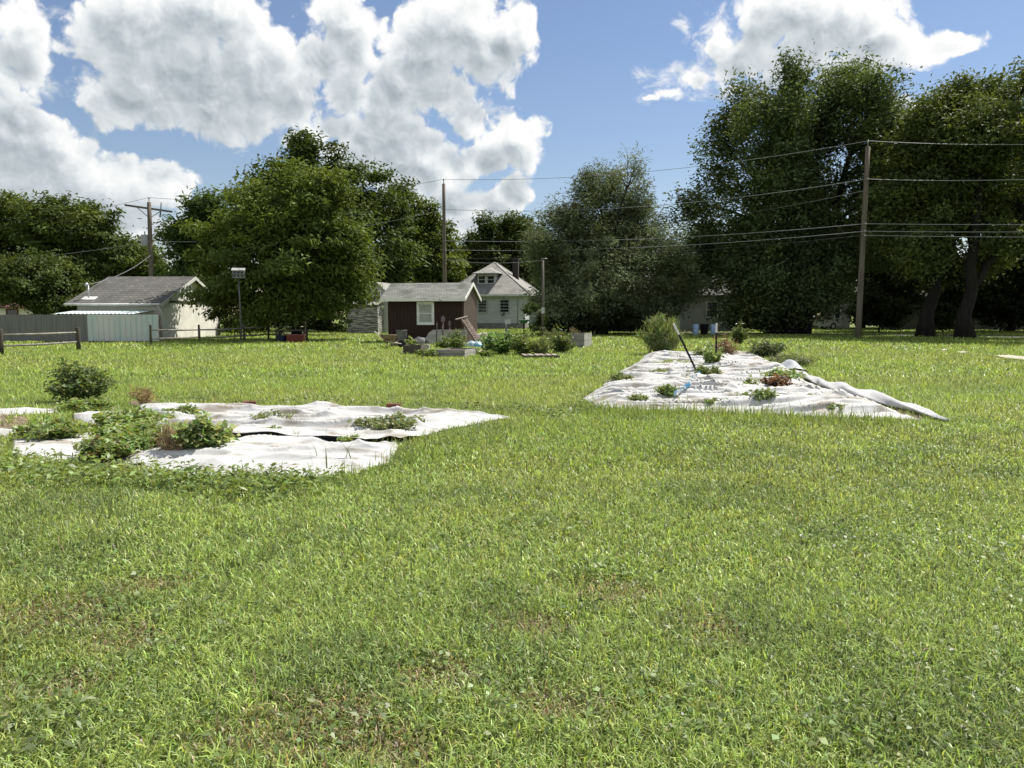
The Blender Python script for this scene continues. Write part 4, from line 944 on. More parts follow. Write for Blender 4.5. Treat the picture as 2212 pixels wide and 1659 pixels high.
# bricks holding down the far edge
brk = mat('red_brick', (.19, .07, .05), (.12, .05, .04), vs=8, rough=.9, bump=.5)
for px, py, rz, lb in ((534, 884, .15, 'red brick on the far edge of the broad sheet, nearest the tall weeds'), (848, 890, -.1, 'red brick at the far edge of the broad sheet behind the sprawling weed mat'), (706, 888, .3, 'half-buried brick at the middle of the far edge of the broad sheet')):
    q = G(px, py); b = MB(); b.box(-.11, .11, -.05, .05, 0, .065); o = b.build('brick', brk, None, (q.x, q.y + .10, .06)); o.rotation_euler = (0, 0, rz); tag(o, lb, 'brick', 'edging bricks')
    md = o.modifiers.new('bevel', 'BEVEL'); md.width = .008; md.segments = 2

# ------------------------------------------------------------------ leaves
def leaves(P, A, Nn, L, Wd):
    A = A / (np.linalg.norm(A, axis=1, keepdims=True) + 1e-9)
    Sd = np.cross(Nn, A); Sd /= (np.linalg.norm(Sd, axis=1, keepdims=True) + 1e-9)
    Nn = np.cross(A, Sd)
    L = L[:, None]; Wd = Wd[:, None]
    v = np.stack([P - A * L * .5, P + Sd * Wd * .5 - A * L * .05 + Nn * Wd * .15, P + A * L * .5 - Nn * L * .10, P - Sd * Wd * .5 - A * L * .05 + Nn * Wd * .15], 1)
    return v.reshape(-1, 3)
def leafobj(name, V, cols, m, parent=None, loc=None):
    n = len(V) // 4
    return npmesh(name, V, np.arange(n * 4), np.arange(n) * 4, m, np.repeat(cols, 4, axis=0), parent, loc)
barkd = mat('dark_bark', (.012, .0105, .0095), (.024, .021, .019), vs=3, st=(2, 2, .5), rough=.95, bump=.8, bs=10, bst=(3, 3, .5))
lf_tree = leafmat('tree_leaf', .30, .6, .14); lf_dull = leafmat('feathery_leaf', .25, .7, .1, (1.1, 1.1, .8)); lf_weed = leafmat('weed_leaf', .35, .45, .4)
def unit(n, r):
    v = r.normal(size=(n, 3)); return v / np.linalg.norm(v, axis=1, keepdims=True)
def tree(name, label, Y, base, lobes, nleaf, ll, lw, col, seed, droop=.35, trunk_r=.3, cr=.75, mtl=None, per=55, ydep=.8, flat=.5, tint=(1.35, 1.15, .75), trunks=None, group=None, fill=2.0, limbs=True, dark=None, cat='tree', low=0):
    r = np.random.default_rng(seed); s = sc(Y)
    if low:                                                         # pull the top lobes down a little, the lower ones less
        y0_, y1_ = min(l_[1] for l_ in lobes), max(l_[1] for l_ in lobes); lobes = [(l_[0], l_[1] + low * (1 - (l_[1] - y0_) / (y1_ - y0_)), *l_[2:]) for l_ in lobes]
    ctr = [at(x, y, Y) for (x, y, *_) in lobes]; cx = np.mean([c.x for c in ctr]); hw = max(abs(c.x - cx) for c in ctr) + 1
    if base is None: bp = Vector((cx, Y, 0))
    else: bp = Vector((at(base, 700, Y).x, Y, 0))
    root = thing(name, label, cat, (bp.x, bp.y, 0), 0, group)
    Cs, Rs = [], []
    for c, lb in zip(ctr, lobes):
        rx, rz = lb[2] * s, lb[3] * s; off_ = 1 - min(1, abs(c.x - cx) / hw)
        Cs.append((c.x, Y + r.uniform(-1, 1) * hw * .55 * (off_ ** .6) * ydep, c.z)); Rs.append((rx, min(rx, rz * 1.2) * 1.05, rz))
    Cs, Rs = np.array(Cs), np.array(Rs)
    wgt = (Rs[:, 0] * Rs[:, 2] + Rs[:, 0] * Rs[:, 1]); wgt /= wgt.sum()
    per = int(per * 1.9); ncl = int(nleaf * 1.45 / per); li = r.choice(len(Cs), ncl, p=wgt); u = unit(ncl, r)
    rad = r.random(ncl) ** (1 / fill); rad *= .82 + .36 * r.random(ncl)
    cc = Cs[li] + u * Rs[li] * rad[:, None]; cc[:, 2] = np.maximum(cc[:, 2], .6)
    crs = cr * (.6 + .8 * r.random(ncl))
    outw = cc - np.array([cx, Y, np.mean(Cs[:, 2]) - .5]); outw /= np.linalg.norm(outw, axis=1, keepdims=True) + 1e-9
    tone = .70 + .65 * r.random(ncl); warm = (r.random(ncl) < .3) * r.random(ncl)
    ci = np.repeat(np.arange(ncl), per); n = len(ci)
    g = np.clip(r.normal(size=(n, 3)), -1.7, 1.7) * np.array([.55, .55, .55 * flat])
    # clumps run along a twig that points outward
    g += outw[ci] * (r.random(n) - .5)[:, None] * 1.1
    Pn = cc[ci] + g * crs[ci][:, None]; Pn[:, 2] = np.maximum(Pn[:, 2], .25)
    A = outw[ci] * .6 + r.normal(size=(n, 3)) * .7; A[:, 2] = A[:, 2] * .6 - droop
    Nn = r.normal(size=(n, 3)) * .6 + np.array([0, 0, .8]) + outw[ci] * .3
    L = ll * .78 * (.6 + .8 * r.random(n)); Wd = lw * .78 * (.6 + .8 * r.random(n))
    V = leaves(Pn, A, Nn, L, Wd)
    cl = np.array(col)[None, :] * (tone[ci] * (.82 + .36 * r.random(n)))[:, None]
    tn = np.array(tint); cl = cl * (1 + (tn - 1)[None, :] * (warm[ci] * .9)[:, None])
    V -= np.array(bp)
    leafobj('crown', V, cl, mtl or lf_tree, root)
    b = MB(); top = Cs[np.argmax(Cs[:, 2])]
    tl = trunks or [((0, 0), None)]
    mz = np.percentile(Cs[:, 2], 55)
    nodes = []
    for (ox, oy, *oz), tgt in tl:
        p0 = Vector((ox, oy, oz[0] if oz else -.1)); tp_ = Vector(tgt) if tgt else Vector((float(np.mean(Cs[:, 0])) - bp.x, float(np.mean(Cs[:, 1])) - bp.y, float(mz)))
        pts, rr = [], []
        for i in range(8):
            t_ = i / 7; q = p0.lerp(tp_, t_); q += Vector((r.normal() * .12, r.normal() * .12, 0)) * (1 if 0 < i < 7 else 0)
            pts.append(q); rr.append(trunk_r * ((1.5 if i == 0 and not oz else 1) * (1 - .68 * t_)) * (.62 if oz else 1))
        b.tube(pts, rr, 10); nodes += pts[2:]
    if limbs:
        for c in Cs:
            e_ = Vector(c) - bp; st_ = min(nodes, key=lambda q: (q - e_).length + (1.5 if q.z > e_.z - .5 else 0) * 2)
            mid = st_.lerp(e_, .5) + Vector((r.normal() * .3, r.normal() * .3, .35))
            b.tube([st_, mid, e_], [trunk_r * .34, trunk_r * .2, trunk_r * .06], 7)
            for k in range(3):
                d_ = Vector(unit(1, r)[0]); d_.z = abs(d_.z) * .7; e2 = e_ + Vector((d_.x * 1, d_.y * 1, d_.z * 1)) * 1.4
                b.tube([mid.lerp(e_, .5), e2], [trunk_r * .1, trunk_r * .03], 5)
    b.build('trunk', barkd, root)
    return root

GRN = (.070, .098, .022)
tree('spreading_tree', 'broad pale green walnut-like tree shading the end wall of the garage', 44.5, 640,
     [(620,435,95,60),(555,485,85,60),(690,465,80,60),(490,525,72,60),(620,540,130,85),(735,545,62,60),(482,590,44,45),(590,625,105,60),(700,625,80,50),(478,648,30,34),(755,585,45,45),(520,670,55,45),(640,660,100,40),(452,550,28,34),(770,555,30,35),(545,420,50,35),(700,415,50,30),(455,520,34,40)],
     52000, .42, .15, (.118, .160, .042), 1, droop=.4, trunk_r=.30, cr=.92, ydep=.5, tint=(1.3, 1.2, .8), per=150, flat=.40, fill=2.8)
tree('tall_dense_tree', 'tall dark dense tree towering behind the spreading one', 68, 770,
     [(690,342,62,46),(625,385,75,55),(750,385,85,60),(565,430,55,50),(820,430,55,60),(690,450,125,95),(770,500,95,90),(835,540,60,90),(800,640,80,50),(600,500,80,80),(720,600,110,80),(665,318,34,26),(850,470,35,50)],
     40000, .55, .24, (.075, .108, .030), 2, low=14, trunk_r=.45, cr=1.15, fill=2.6, per=75, flat=.45)
tree('roadside_tree', 'mid green tree standing behind the pole and shed, lower than the towering one', 80, 915,
     [(880,470,36,55),(912,510,48,60),(945,545,45,60),(905,590,75,60),(960,600,38,50),(870,560,40,60),(930,470,20,35),(985,590,25,30)],
     22000, .6, .26, (.095, .130, .03), 3, trunk_r=.4, cr=1.0, fill=2.6)
tree('walnut_tree', 'darker tree peeping out between the crossarm pole and the spreading tree', 62, 425,
     [(432,478,55,48),(392,515,38,42),(425,545,62,60),(455,450,38,28),(402,605,42,40),(440,620,60,40)],
     16000, .5, .2, (.070, .110, .034), 4, trunk_r=.3, cr=1.0)
tree('western_tree', 'rough green tree at the western edge of the frame', 76, 0,
     [(0,480,58,60),(-60,520,80,80),(15,560,62,70),(-40,620,90,60)], 15000, .6, .26, (.085, .115, .032), 5, trunk_r=.4, cr=1.2)
tree('western_tree', 'wide loose-crowned tree behind the low rounded tree and the board fence', 76, 170,
     [(90,470,40,40),(150,475,75,45),(205,500,65,48),(130,530,90,65),(240,540,62,55),(190,585,105,55),(80,520,40,45),(275,560,40,40),(175,450,30,22)],
     22000, .58, .25, (.080, .112, .032), 6, trunk_r=.4, cr=1.1, fill=1.7)
tree('western_tree', 'lower green tree directly behind the crossarm pole', 78, 310,
     [(300,560,50,45),(325,600,45,42),(270,600,50,45),(340,570,20,25),(300,635,70,30)], 12000, .55, .24, (.09, .12, .034), 7, trunk_r=.3, cr=1.0)
tree('rounded_tree', 'low dense rounded dark tree beyond the board fence', 52, 70,
     [(70,605,78,48),(112,636,50,36),(30,620,52,34),(85,590,50,35),(135,652,28,20),(105,655,40,22),(-30,610,45,34)], 20000, .34, .17, (.075, .105, .032), 8, trunk_r=.2, cr=.7, fill=3.5, droop=.5)
for k, (bx, lob, lb) in enumerate(((1052, [(1054,490,20,40),(1052,530,35,40),(1045,575,50,45),(1060,600,60,30)], 'pointed conifer-like tree right behind the white house chimney'),
                          (1105, [(1105,490,26,38),(1098,525,40,40),(1110,565,55,45),(1080,600,60,30)], 'second pointed tree behind the white house, with twin tips'),
                          (1022, [(1020,525,16,30),(1015,560,28,40),(1010,600,36,40)], 'slim dark tree between the shed pole and the white house roof'),
                          (1140, [(1135,500,30,35),(1150,540,45,45),(1140,590,60,50)], 'dark tree squeezed between the white house and the feathery tree'))):
    tree('conifer_tree', lb, 86 + k, bx, lob, 9000, .6, .22, (.065, .09, .028), 20 + k, trunk_r=.3, cr=.9, droop=.1, group='trees behind the white house')
tree('feathery_tree', 'broad feathery grey-green tree with a pointed top beyond the long sheet', 56, 1300,
     [(1330,365,48,42),(1365,350,25,25),(1285,405,48,42),(1370,415,50,55),(1225,465,60,48),(1395,480,60,60),(1300,490,115,85),(1195,545,70,60),(1430,555,60,65),(1320,600,135,90),(1465,600,38,45),(1240,650,85,55),(1170,510,32,30),(1450,640,52,40),(1350,670,100,40),(1275,365,25,20),(1490,610,22,25),(1195,640,40,50),(1225,690,50,30),(1290,680,110,40),(1390,680,60,35),(1330,540,110,80),(1250,600,80,70)],
     92000, .42, .095, (.150, .180, .100), 9, low=20, droop=.15, trunk_r=.35, cr=.75, mtl=lf_dull, fill=2.3, tint=(1.25, 1.15, .9), flat=.8)
tree('tall_maple', 'tallest loose-crowned tree, left of the leaning utility pole', 58, 1705,
     [(1640,170,40,66),(1700,150,34,55),(1740,180,42,55),(1775,215,40,50),(1808,160,44,58),(1850,200,40,50),(1885,165,34,62),(1935,205,34,52),(1670,215,40,45),(1600,225,35,40),(1955,265,36,45),(1975,300,40,50),(1950,360,40,50),(1775,245,60,50),(1820,230,50,50),(1578,268,44,50),(1660,275,90,85),(1762,275,80,85),(1860,285,78,75),(1558,370,42,55),(1650,395,105,85),(1785,395,100,85),(1497,430,34,34),(1540,478,58,62),(1640,520,110,85),(1765,535,100,85),(1862,420,50,75),(1905,330,45,55),(1915,430,45,60),(1905,520,45,55),(1600,615,90,65),(1725,630,100,45),(1528,585,45,45),(1850,550,58,58),(1620,665,60,30)],
     95000, .40, .18, (.092, .128, .056), 10, droop=-.05, trunk_r=.5, cr=1.05, fill=1.9, flat=.75, tint=(1.5, 1.2, .8), low=28,
     trunks=[((0, 0), None), ((1.2, .5), (4.5, .5, 14)), ((-1.0, .3), (-3, 0, 12))])
tree('leaning_oak', 'large tree with a thick dark trunk just east of the leaning utility pole', 50, 2000,
     [(2010,310,68,55),(1965,350,40,40),(2050,290,80,60),(2085,225,60,50),(2000,400,65,55),(2085,395,90,65),(1950,430,40,45),(2030,455,70,35),(2020,245,45,40),(1945,500,40,45),(1965,560,40,40),(1930,400,45,60),(1985,520,45,40),(2110,470,60,30),(2030,200,34,34),(2075,172,38,32),(2000,240,35,40),(1972,300,45,50),(1975,235,30,34),(2140,168,42,30)],
     40000, .36, .17, (.092, .122, .044), 12, low=36, droop=.1, trunk_r=.46, cr=1.0, fill=1.7, tint=(1.45, 1.25, .7), trunks=[((0, 0), (.9, 0, 11)), ((.2, .0, 3.6), (3.4, 1, 9))])
tree('spreading_oak', 'wide tree at the eastern edge with a forked trunk and long rising limb', 47.5, 2086,
     [(2150,200,65,48),(2205,225,60,60),(2110,190,40,40),(2150,300,90,75),(2230,330,70,80),(2190,410,70,55),(2110,340,60,50),(2260,420,70,60),(2120,430,50,40),(2250,250,60,70),(2180,150,35,22),(2300,300,80,90),(2330,420,90,70),(2170,510,50,34),(2215,560,50,50),(2090,250,60,50),(2320,500,80,55),(2420,450,90,70)],  # lobes past the edge and extra depth added to shade trunks and lawn
     46000, .36, .17, (.092, .122, .046), 13, low=36, droop=.1, trunk_r=.46, cr=1.0, ydep=1.5, fill=1.7, tint=(1.45, 1.25, .7), trunks=[((0, 0), (.3, 0, 11)), ((.1, 0, 3.0), (4.6, .5, 9.2))])
tree('eastern_tree', 'big dark tree added past the eastern edge for shade, only its branches in view', 60, 2330,
     [(2330,330,110,110),(2270,430,90,90),(2380,460,100,100),(2250,540,70,70),(2330,600,90,70),(2220,480,50,60),(2240,250,60,70)], 26000, .55, .24, (.06, .08, .028), 14, trunk_r=.45, cr=1.1, ydep=1.2, fill=2.6)  # mostly unseen crown, added to shade the eastern trunks and lawn
tree('eastern_tree', 'dark crown filling the sky behind the two eastern trunks', 64, 2090,
     [(2080,330,110,90),(2000,430,100,80),(2150,450,90,70),(1960,540,70,60),(2060,590,60,45),(2160,580,80,60),(2230,620,80,50)], 26000, .55, .24, (.055, .075, .026), 15, trunk_r=.4, cr=1.1, ydep=1.2, fill=2.6)
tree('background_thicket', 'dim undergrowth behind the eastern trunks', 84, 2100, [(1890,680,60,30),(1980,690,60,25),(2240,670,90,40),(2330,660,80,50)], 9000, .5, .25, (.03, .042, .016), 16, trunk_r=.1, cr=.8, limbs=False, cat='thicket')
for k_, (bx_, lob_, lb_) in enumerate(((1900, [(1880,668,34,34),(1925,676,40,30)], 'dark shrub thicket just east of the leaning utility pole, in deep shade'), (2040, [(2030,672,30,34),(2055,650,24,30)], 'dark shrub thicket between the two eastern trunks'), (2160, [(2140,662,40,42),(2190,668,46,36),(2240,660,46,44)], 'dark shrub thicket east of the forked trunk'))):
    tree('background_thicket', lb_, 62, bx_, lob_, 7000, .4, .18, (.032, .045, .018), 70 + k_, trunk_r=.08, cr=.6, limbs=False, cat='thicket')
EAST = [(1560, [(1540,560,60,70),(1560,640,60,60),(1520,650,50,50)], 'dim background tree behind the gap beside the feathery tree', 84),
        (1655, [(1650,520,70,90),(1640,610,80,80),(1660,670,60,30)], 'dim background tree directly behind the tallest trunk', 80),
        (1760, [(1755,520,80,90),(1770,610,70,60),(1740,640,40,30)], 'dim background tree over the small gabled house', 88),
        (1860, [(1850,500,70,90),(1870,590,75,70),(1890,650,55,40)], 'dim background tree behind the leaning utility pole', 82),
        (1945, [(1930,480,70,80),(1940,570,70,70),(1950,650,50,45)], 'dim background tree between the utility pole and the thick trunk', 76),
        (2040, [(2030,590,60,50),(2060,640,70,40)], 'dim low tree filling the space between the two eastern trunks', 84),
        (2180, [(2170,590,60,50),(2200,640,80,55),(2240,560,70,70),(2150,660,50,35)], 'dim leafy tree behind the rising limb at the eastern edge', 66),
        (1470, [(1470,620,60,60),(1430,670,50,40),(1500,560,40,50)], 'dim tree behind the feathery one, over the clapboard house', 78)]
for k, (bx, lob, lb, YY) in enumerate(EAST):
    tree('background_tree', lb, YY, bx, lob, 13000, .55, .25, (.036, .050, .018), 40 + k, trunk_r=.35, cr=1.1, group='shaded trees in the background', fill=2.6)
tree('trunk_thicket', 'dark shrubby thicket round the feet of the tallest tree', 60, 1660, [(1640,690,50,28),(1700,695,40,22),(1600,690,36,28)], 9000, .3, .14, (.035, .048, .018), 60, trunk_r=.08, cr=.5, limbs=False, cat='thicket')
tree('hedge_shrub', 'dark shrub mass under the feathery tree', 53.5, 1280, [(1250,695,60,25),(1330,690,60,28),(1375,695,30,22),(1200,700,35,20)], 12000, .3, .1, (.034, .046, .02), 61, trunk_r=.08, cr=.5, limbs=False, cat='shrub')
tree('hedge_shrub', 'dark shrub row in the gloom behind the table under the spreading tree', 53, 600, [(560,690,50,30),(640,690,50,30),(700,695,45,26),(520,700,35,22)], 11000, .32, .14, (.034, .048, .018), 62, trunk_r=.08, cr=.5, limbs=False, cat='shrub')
tree('creeper', 'leafy creeper clinging to the short service pole', 49.9, 1172, [(1168,690,9,26),(1150,665,14,10),(1160,715,14,12),(1140,672,10,6)], 1600, .22, .12, (.05, .075, .025), 63, trunk_r=.03, cr=.25, limbs=False, cat='climber', per=20)

# ------------------------------------------------------------------ weeds and shrubs one can point at
def plant(name, label, px, py, wpx, hpx, n, ll, lw, col, seed, style='bush', nst=14, cat='weed', mtl=None, group=None, stemc=None, depth=.8, loc=None):
    r = np.random.default_rng(seed); q = loc or G(px, py, .03); s = sc(q.y)
    if loc is None and any(in_poly(np.array([q.x]), np.array([q.y]), P_)[0] for P_ in TARPS[:1]): q.z = .085
    elif loc is None and any(in_poly(np.array([q.x]), np.array([q.y]), P_)[0] for P_ in TARPS[1:]): q.z = .06
    R, H = wpx * .5 * s, hpx * s
    root = thing(name, label, cat, (q.x, q.y, q.z), 0, group); b = MB(); SP, SD_ = [], []
    for k in range(nst):
        a = r.uniform(0, 2 * math.pi); rr = math.sqrt(r.random())
        lean = {'bush': 1.02, 'feather': .75, 'mat': 1.0, 'dry': .9}[style]
        bx, by = R * .25 * rr * math.cos(a), R * .25 * depth * rr * math.sin(a)
        ex, ey = R * lean * rr * math.cos(a), R * lean * depth * rr * math.sin(a)
        top = H * (1 - .40 * rr ** 2) * (r.uniform(.40, 1.05) if r.random() > .14 else r.uniform(1.1, 1.4))
        if style == 'feather': top = H * (1 - .45 * rr ** 2) * r.uniform(.6, 1.08)
        if style == 'mat': top = H * r.uniform(.3, 1.0) * (1 - .5 * rr)
        p0, p1 = Vector((bx, by, 0)), Vector((ex, ey, top)); m_ = p0.lerp(p1, .5) + Vector((0, 0, H * (.12 if style != 'mat' else .2)))
        pts = []
        for i in range(7):
            t_ = i / 6; pts.append(p0 * (1 - t_) ** 2 + m_ * 2 * t_ * (1 - t_) + p1 * t_ * t_)
        w0 = max(.004, .010 * min(1.5, H))
        b.tube(pts, [w0 * (1 - .6 * i / 6) for i in range(7)], 5, smooth=True); SP.append(np.array([tuple(p) for p in pts]))
    b.build('stem', mat(stemc or 'green_stem', (.10, .115, .05) if not stemc else (.27, .21, .14), rough=.8), root)
    if n:
        si = r.integers(0, nst, n); tt = r.random(n) ** .7 * .95 + .05; SPa = np.array(SP); ti = tt * 6; i0 = np.clip(ti.astype(int), 0, 5); f_ = (ti - i0)[:, None]
        P = SPa[si, i0] * (1 - f_) + SPa[si, i0 + 1] * f_; T = SPa[si, i0 + 1] - SPa[si, i0]; T /= np.linalg.norm(T, axis=1, keepdims=True) + 1e-9
        sp_ = {'bush': .15, 'feather': .10, 'mat': .15, 'dry': .2}[style] * min(R, H * 1.5)
        P = P + r.normal(size=(n, 3)) * sp_ * np.array([1, 1, .6]); P[:, 2] = np.abs(P[:, 2]) + .01
        if style == 'feather': A = T * 1.0 + r.normal(size=(n, 3)) * .55 + np.array([0, 0, .2]); Nn = r.normal(size=(n, 3))
        elif style == 'dry': A = r.normal(size=(n, 3)) + T; Nn = r.normal(size=(n, 3))
        else: A = T * .4 + r.normal(size=(n, 3)) * np.array([.8, .8, .4]); Nn = r.normal(size=(n, 3)) * .5 + np.array([0, 0, .9])
        L = ll * (.6 + .8 * r.random(n)); Wd = lw * (.6 + .8 * r.random(n)); V = leaves(P, A, Nn, L, Wd)
        c = np.array(col)[None, :] * (.7 + .6 * r.random((n, 1))) * (1 + .12 * r.normal(size=(n, 3)))
        leafobj('foliage', V, np.clip(c, .005, 1), mtl or lf_weed, root)
    return root
WG = (.23, .30, .10); DG = (.13, .17, .065); YG = (.28, .33, .11); GG = (.10, .125, .062); BR = (.24, .125, .07); TAN = (.33, .26, .16)
# on and round the broad sheet
plant('shrub', 'round dark leafy bush standing alone in the grass beyond the sheets', 175, 866, 128, 74, 3200, .085, .045, DG, 101, nst=40, cat='shrub')
plant('trailing_weed', 'trailing weeds spreading from the foot of the dark round bush', 190, 884, 130, 26, 1600, .07, .035, WG, 102, 'mat', 24)
plant('weed_clump', 'low dark weed clump between the straw and the ragged sheet scrap', 108, 948, 150, 38, 2000, .075, .036, (.19, .25, .08), 103, 'mat', 40)
plant('tall_weed', 'sprawling leafy weed in the middle of the white scraps, reaching towards the camera', 255, 986, 175, 44, 2400, .08, .038, (.22, .29, .10), 104, 'mat', 46)
plant('tall_weed', 'sprawling leafy weed behind the one reaching forward, next to the folded scrap', 300, 952, 190, 46, 2600, .08, .038, (.23, .30, .10), 160, 'mat', 46)
plant('tall_weed', 'darker weed clump between the two sprawling weeds and the dead stems', 335, 972, 120, 46, 1400, .08, .035, (.19, .25, .085), 161, 'mat', 32)
plant('tall_weed', 'round-topped weed with big pale leaves at the end of the black folded edge', 442, 977, 122, 64, 1900, .085, .05, (.29, .36, .15), 105, 'bush', 36)
plant('trailing_weed', 'weeds behind the sprawling ones, along the far sheet edge', 290, 922, 190, 40, 2400, .08, .04, WG, 106, 'mat', 34)
plant('trailing_weed', 'low dark weeds on the far part of the broad sheet next to the round-topped weed', 390, 905, 90, 26, 1200, .07, .035, (.15, .20, .07), 107, 'mat', 18)
plant('dry_weed', 'reddish dried weed stems at the far edge of the broad sheet', 310, 874, 66, 34, 300, .14, .014, (.30, .23, .13), 108, 'dry', 34, stemc='dry_stem')
plant('dry_weed', 'bundle of tan dead stems between the two big weeds', 368, 985, 60, 62, 220, .16, .012, TAN, 109, 'dry', 42, stemc='dry_stem')
plant('dry_weed', 'browning weed at the foot of the forward sprawling weed', 218, 994, 80, 40, 700, .08, .03, (.15, .13, .06), 110, 'bush', 20)
plant('weed_mat', 'sprawling grey-green weed mat, the widest on the broad sheet', 846, 930, 172, 34, 2400, .06, .028, (.19, .23, .10), 111, 'mat', 30)
plant('weed_mat', 'small weed mat near the far edge of the broad sheet', 590, 916, 100, 26, 900, .055, .026, (.19, .23, .10), 112, 'mat', 18)
plant('weed_sprig', 'small upright sprig just above the black folded edge', 752, 962, 60, 20, 320, .05, .02, WG, 113, 'mat', 12)
plant('weed_sprig', 'tiny sprig in the middle of the broad sheet', 590, 937, 44, 14, 180, .05, .02, WG, 114, 'mat', 8)
# on and round the long sheet
plant('feathery_shrub', 'tall wispy light green shrub at the far end of the long sheet', 1430, 765, 124, 88, 5200, .24, .028, (.19, .235, .095), 121, 'feather', 60, cat='shrub')
plant('feathery_shrub', 'small bushy shrub on the lawn beyond the upright steel post', 1594, 742, 40, 40, 1500, .20, .04, (.14, .18, .07), 122, 'bush', 20, cat='shrub')
plant('weed_clump', 'dark low weed mound beside the far corner of the long sheet', 1655, 771, 84, 34, 2600, .16, .03, (.095, .12, .055), 123, 'bush', 34)
plant('weed_clump', 'grey-green grassy weeds trailing off the side of the long sheet', 1712, 788, 120, 26, 1600, .16, .022, (.16, .19, .09), 124, 'mat', 30)
plant('dry_vine', 'reddish brown dead vines at the far end of the long sheet', 1566, 772, 62, 42, 500, .2, .03, (.20, .135, .09), 125, 'dry', 40, stemc='dry_stem')
plant('leafy_weed', 'leafy weed wrapped round the foot of the upright steel post', 1536, 800, 40, 40, 900, .10, .06, WG, 126, 'bush', 18)
plant('leafy_weed', 'bushy low weed just right of the leaning steel post foot', 1530, 822, 64, 30, 1000, .08, .04, (.16, .21, .075), 127, 'bush', 20)
plant('weed_mat', 'grassy weed patch across the far half of the long sheet', 1452, 794, 90, 16, 900, .12, .016, YG, 128, 'mat', 24)
plant('weed_sprig', 'single dark branched twig rising from the long sheet', 1480, 832, 26, 38, 60, .07, .02, DG, 129, 'bush', 6)
plant('leafy_weed', 'light green tuft by the lower end of the blue strip', 1441, 866, 56, 28, 1000, .07, .03, (.18, .24, .075), 130, 'bush', 22)
plant('leafy_weed', 'round pale leafed bush near the edge of the long sheet', 1650, 879, 70, 32, 1300, .065, .04, (.18, .24, .10), 131, 'bush', 24)
plant('dry_vine', 'heap of curled brown dead leaves on the long sheet', 1676, 845, 66, 28, 1100, .09, .05, (.17, .10, .062), 132, 'bush', 26, stemc='dry_stem')
plant('leafy_weed', 'green vine growing over the heap of dead brown leaves', 1690, 826, 90, 28, 900, .085, .05, WG, 133, 'mat', 20)
plant('weed_sprig', 'light sprig left of the heap of dead brown leaves', 1622, 845, 40, 30, 200, .08, .03, YG, 134, 'bush', 8)
plant('weed_clump', 'weeds along the near side edge of the long sheet where it meets the lawn', 1345, 828, 60, 20, 800, .1, .025, (.18, .23, .08), 135, 'mat', 20)
plant('weed_clump', 'green weeds between the dead vines and the upright steel post', 1528, 776, 70, 26, 900, .13, .03, (.18, .24, .08), 136, 'bush', 20)
for k_, (px_, py_, w_, h_) in enumerate(((1420, 812, 60, 14), (1575, 806, 50, 12), (1600, 865, 44, 12), (1545, 880, 60, 14), (1745, 872, 60, 14), (1380, 872, 70, 16), (1800, 892, 60, 14), (1450, 778, 60, 14))):
    plant('weed_tuft', ('thin weed tuft on the far left part of the long sheet', 'thin weed tuft beyond the black pot on the long sheet', 'thin weed tuft between the black pot and the round pale bush', 'thin weed tuft at the near edge of the long sheet below the black pot', 'thin weed tuft right of the round pale bush', 'thin weed tuft at the near left corner of the long sheet', 'thin weed tuft by the rolled edge of the long sheet', 'thin weed tuft in front of the wispy shrub')[k_], px_, py_, w_, h_, 260, .09, .022, (.19, .24, .09), 170 + k_, 'mat', 12)
# by the shed
plant('garden_plant', 'weedy plants filling the low grey raised bed', 975, 766, 78, 22, 1100, .13, .06, (.14, .19, .06), 141, 'bush', 26, cat='plant', loc=G(975, 763) + Vector((0, .5, .2)))
plant('garden_plant', 'taller bushy plant between the raised bed and the shed corner', 988, 756, 40, 46, 900, .12, .05, (.12, .16, .06), 142, 'bush', 22, cat='plant')
plant('garden_plant', 'small yellow-green sprig growing in the dark planter', 884, 752, 24, 22, 260, .13, .07, YG, 143, 'bush', 8, cat='plant', loc=G(887, 764) + Vector((0, .35, .3)))
plant('garden_plant', 'low weeds between the dark planter and the grey raised bed', 925, 770, 44, 20, 700, .11, .05, (.165, .22, .068), 144, 'mat', 18, cat='plant')
plant('garden_plant', 'bright green broad-leaved plant at the shed end of the weedy strip', 1084, 764, 86, 44, 1500, .15, .09, (.16, .26, .09), 145, 'bush', 24, cat='plant')
plant('garden_plant', 'mid green weed patch in the centre of the weedy strip', 1128, 766, 74, 46, 1600, .15, .05, (.18, .235, .075), 146, 'bush', 28, cat='plant')
plant('garden_plant', 'pale feathery weeds in the weedy strip above the pallet', 1170, 766, 70, 36, 2200, .18, .022, (.20, .24, .10), 147, 'feather', 36, cat='plant')
plant('garden_plant', 'darker bushy weed next to the tall raised bed', 1212, 762, 62, 48, 1500, .14, .05, (.145, .185, .065), 148, 'bush', 26, cat='plant')
plant('garden_plant', 'tall nodding seed stalks behind the bushy weed in the strip', 1192, 750, 70, 46, 500, .22, .014, (.15, .15, .09), 149, 'feather', 26, cat='plant')
plant('garden_plant', 'sparse weeds at the foot of the ramp and blue sheet', 1052, 770, 40, 18, 500, .12, .05, (.15, .20, .06), 150, 'mat', 14, cat='plant')
plant('garden_plant', 'dry stalks poking from the tall raised bed', 1246, 735, 30, 14, 120, .12, .03, (.16, .14, .09), 151, 'dry', 12, cat='plant', loc=Vector((bed3.location.x, bed3.location.y + .5, .58)), stemc='dry_stem')

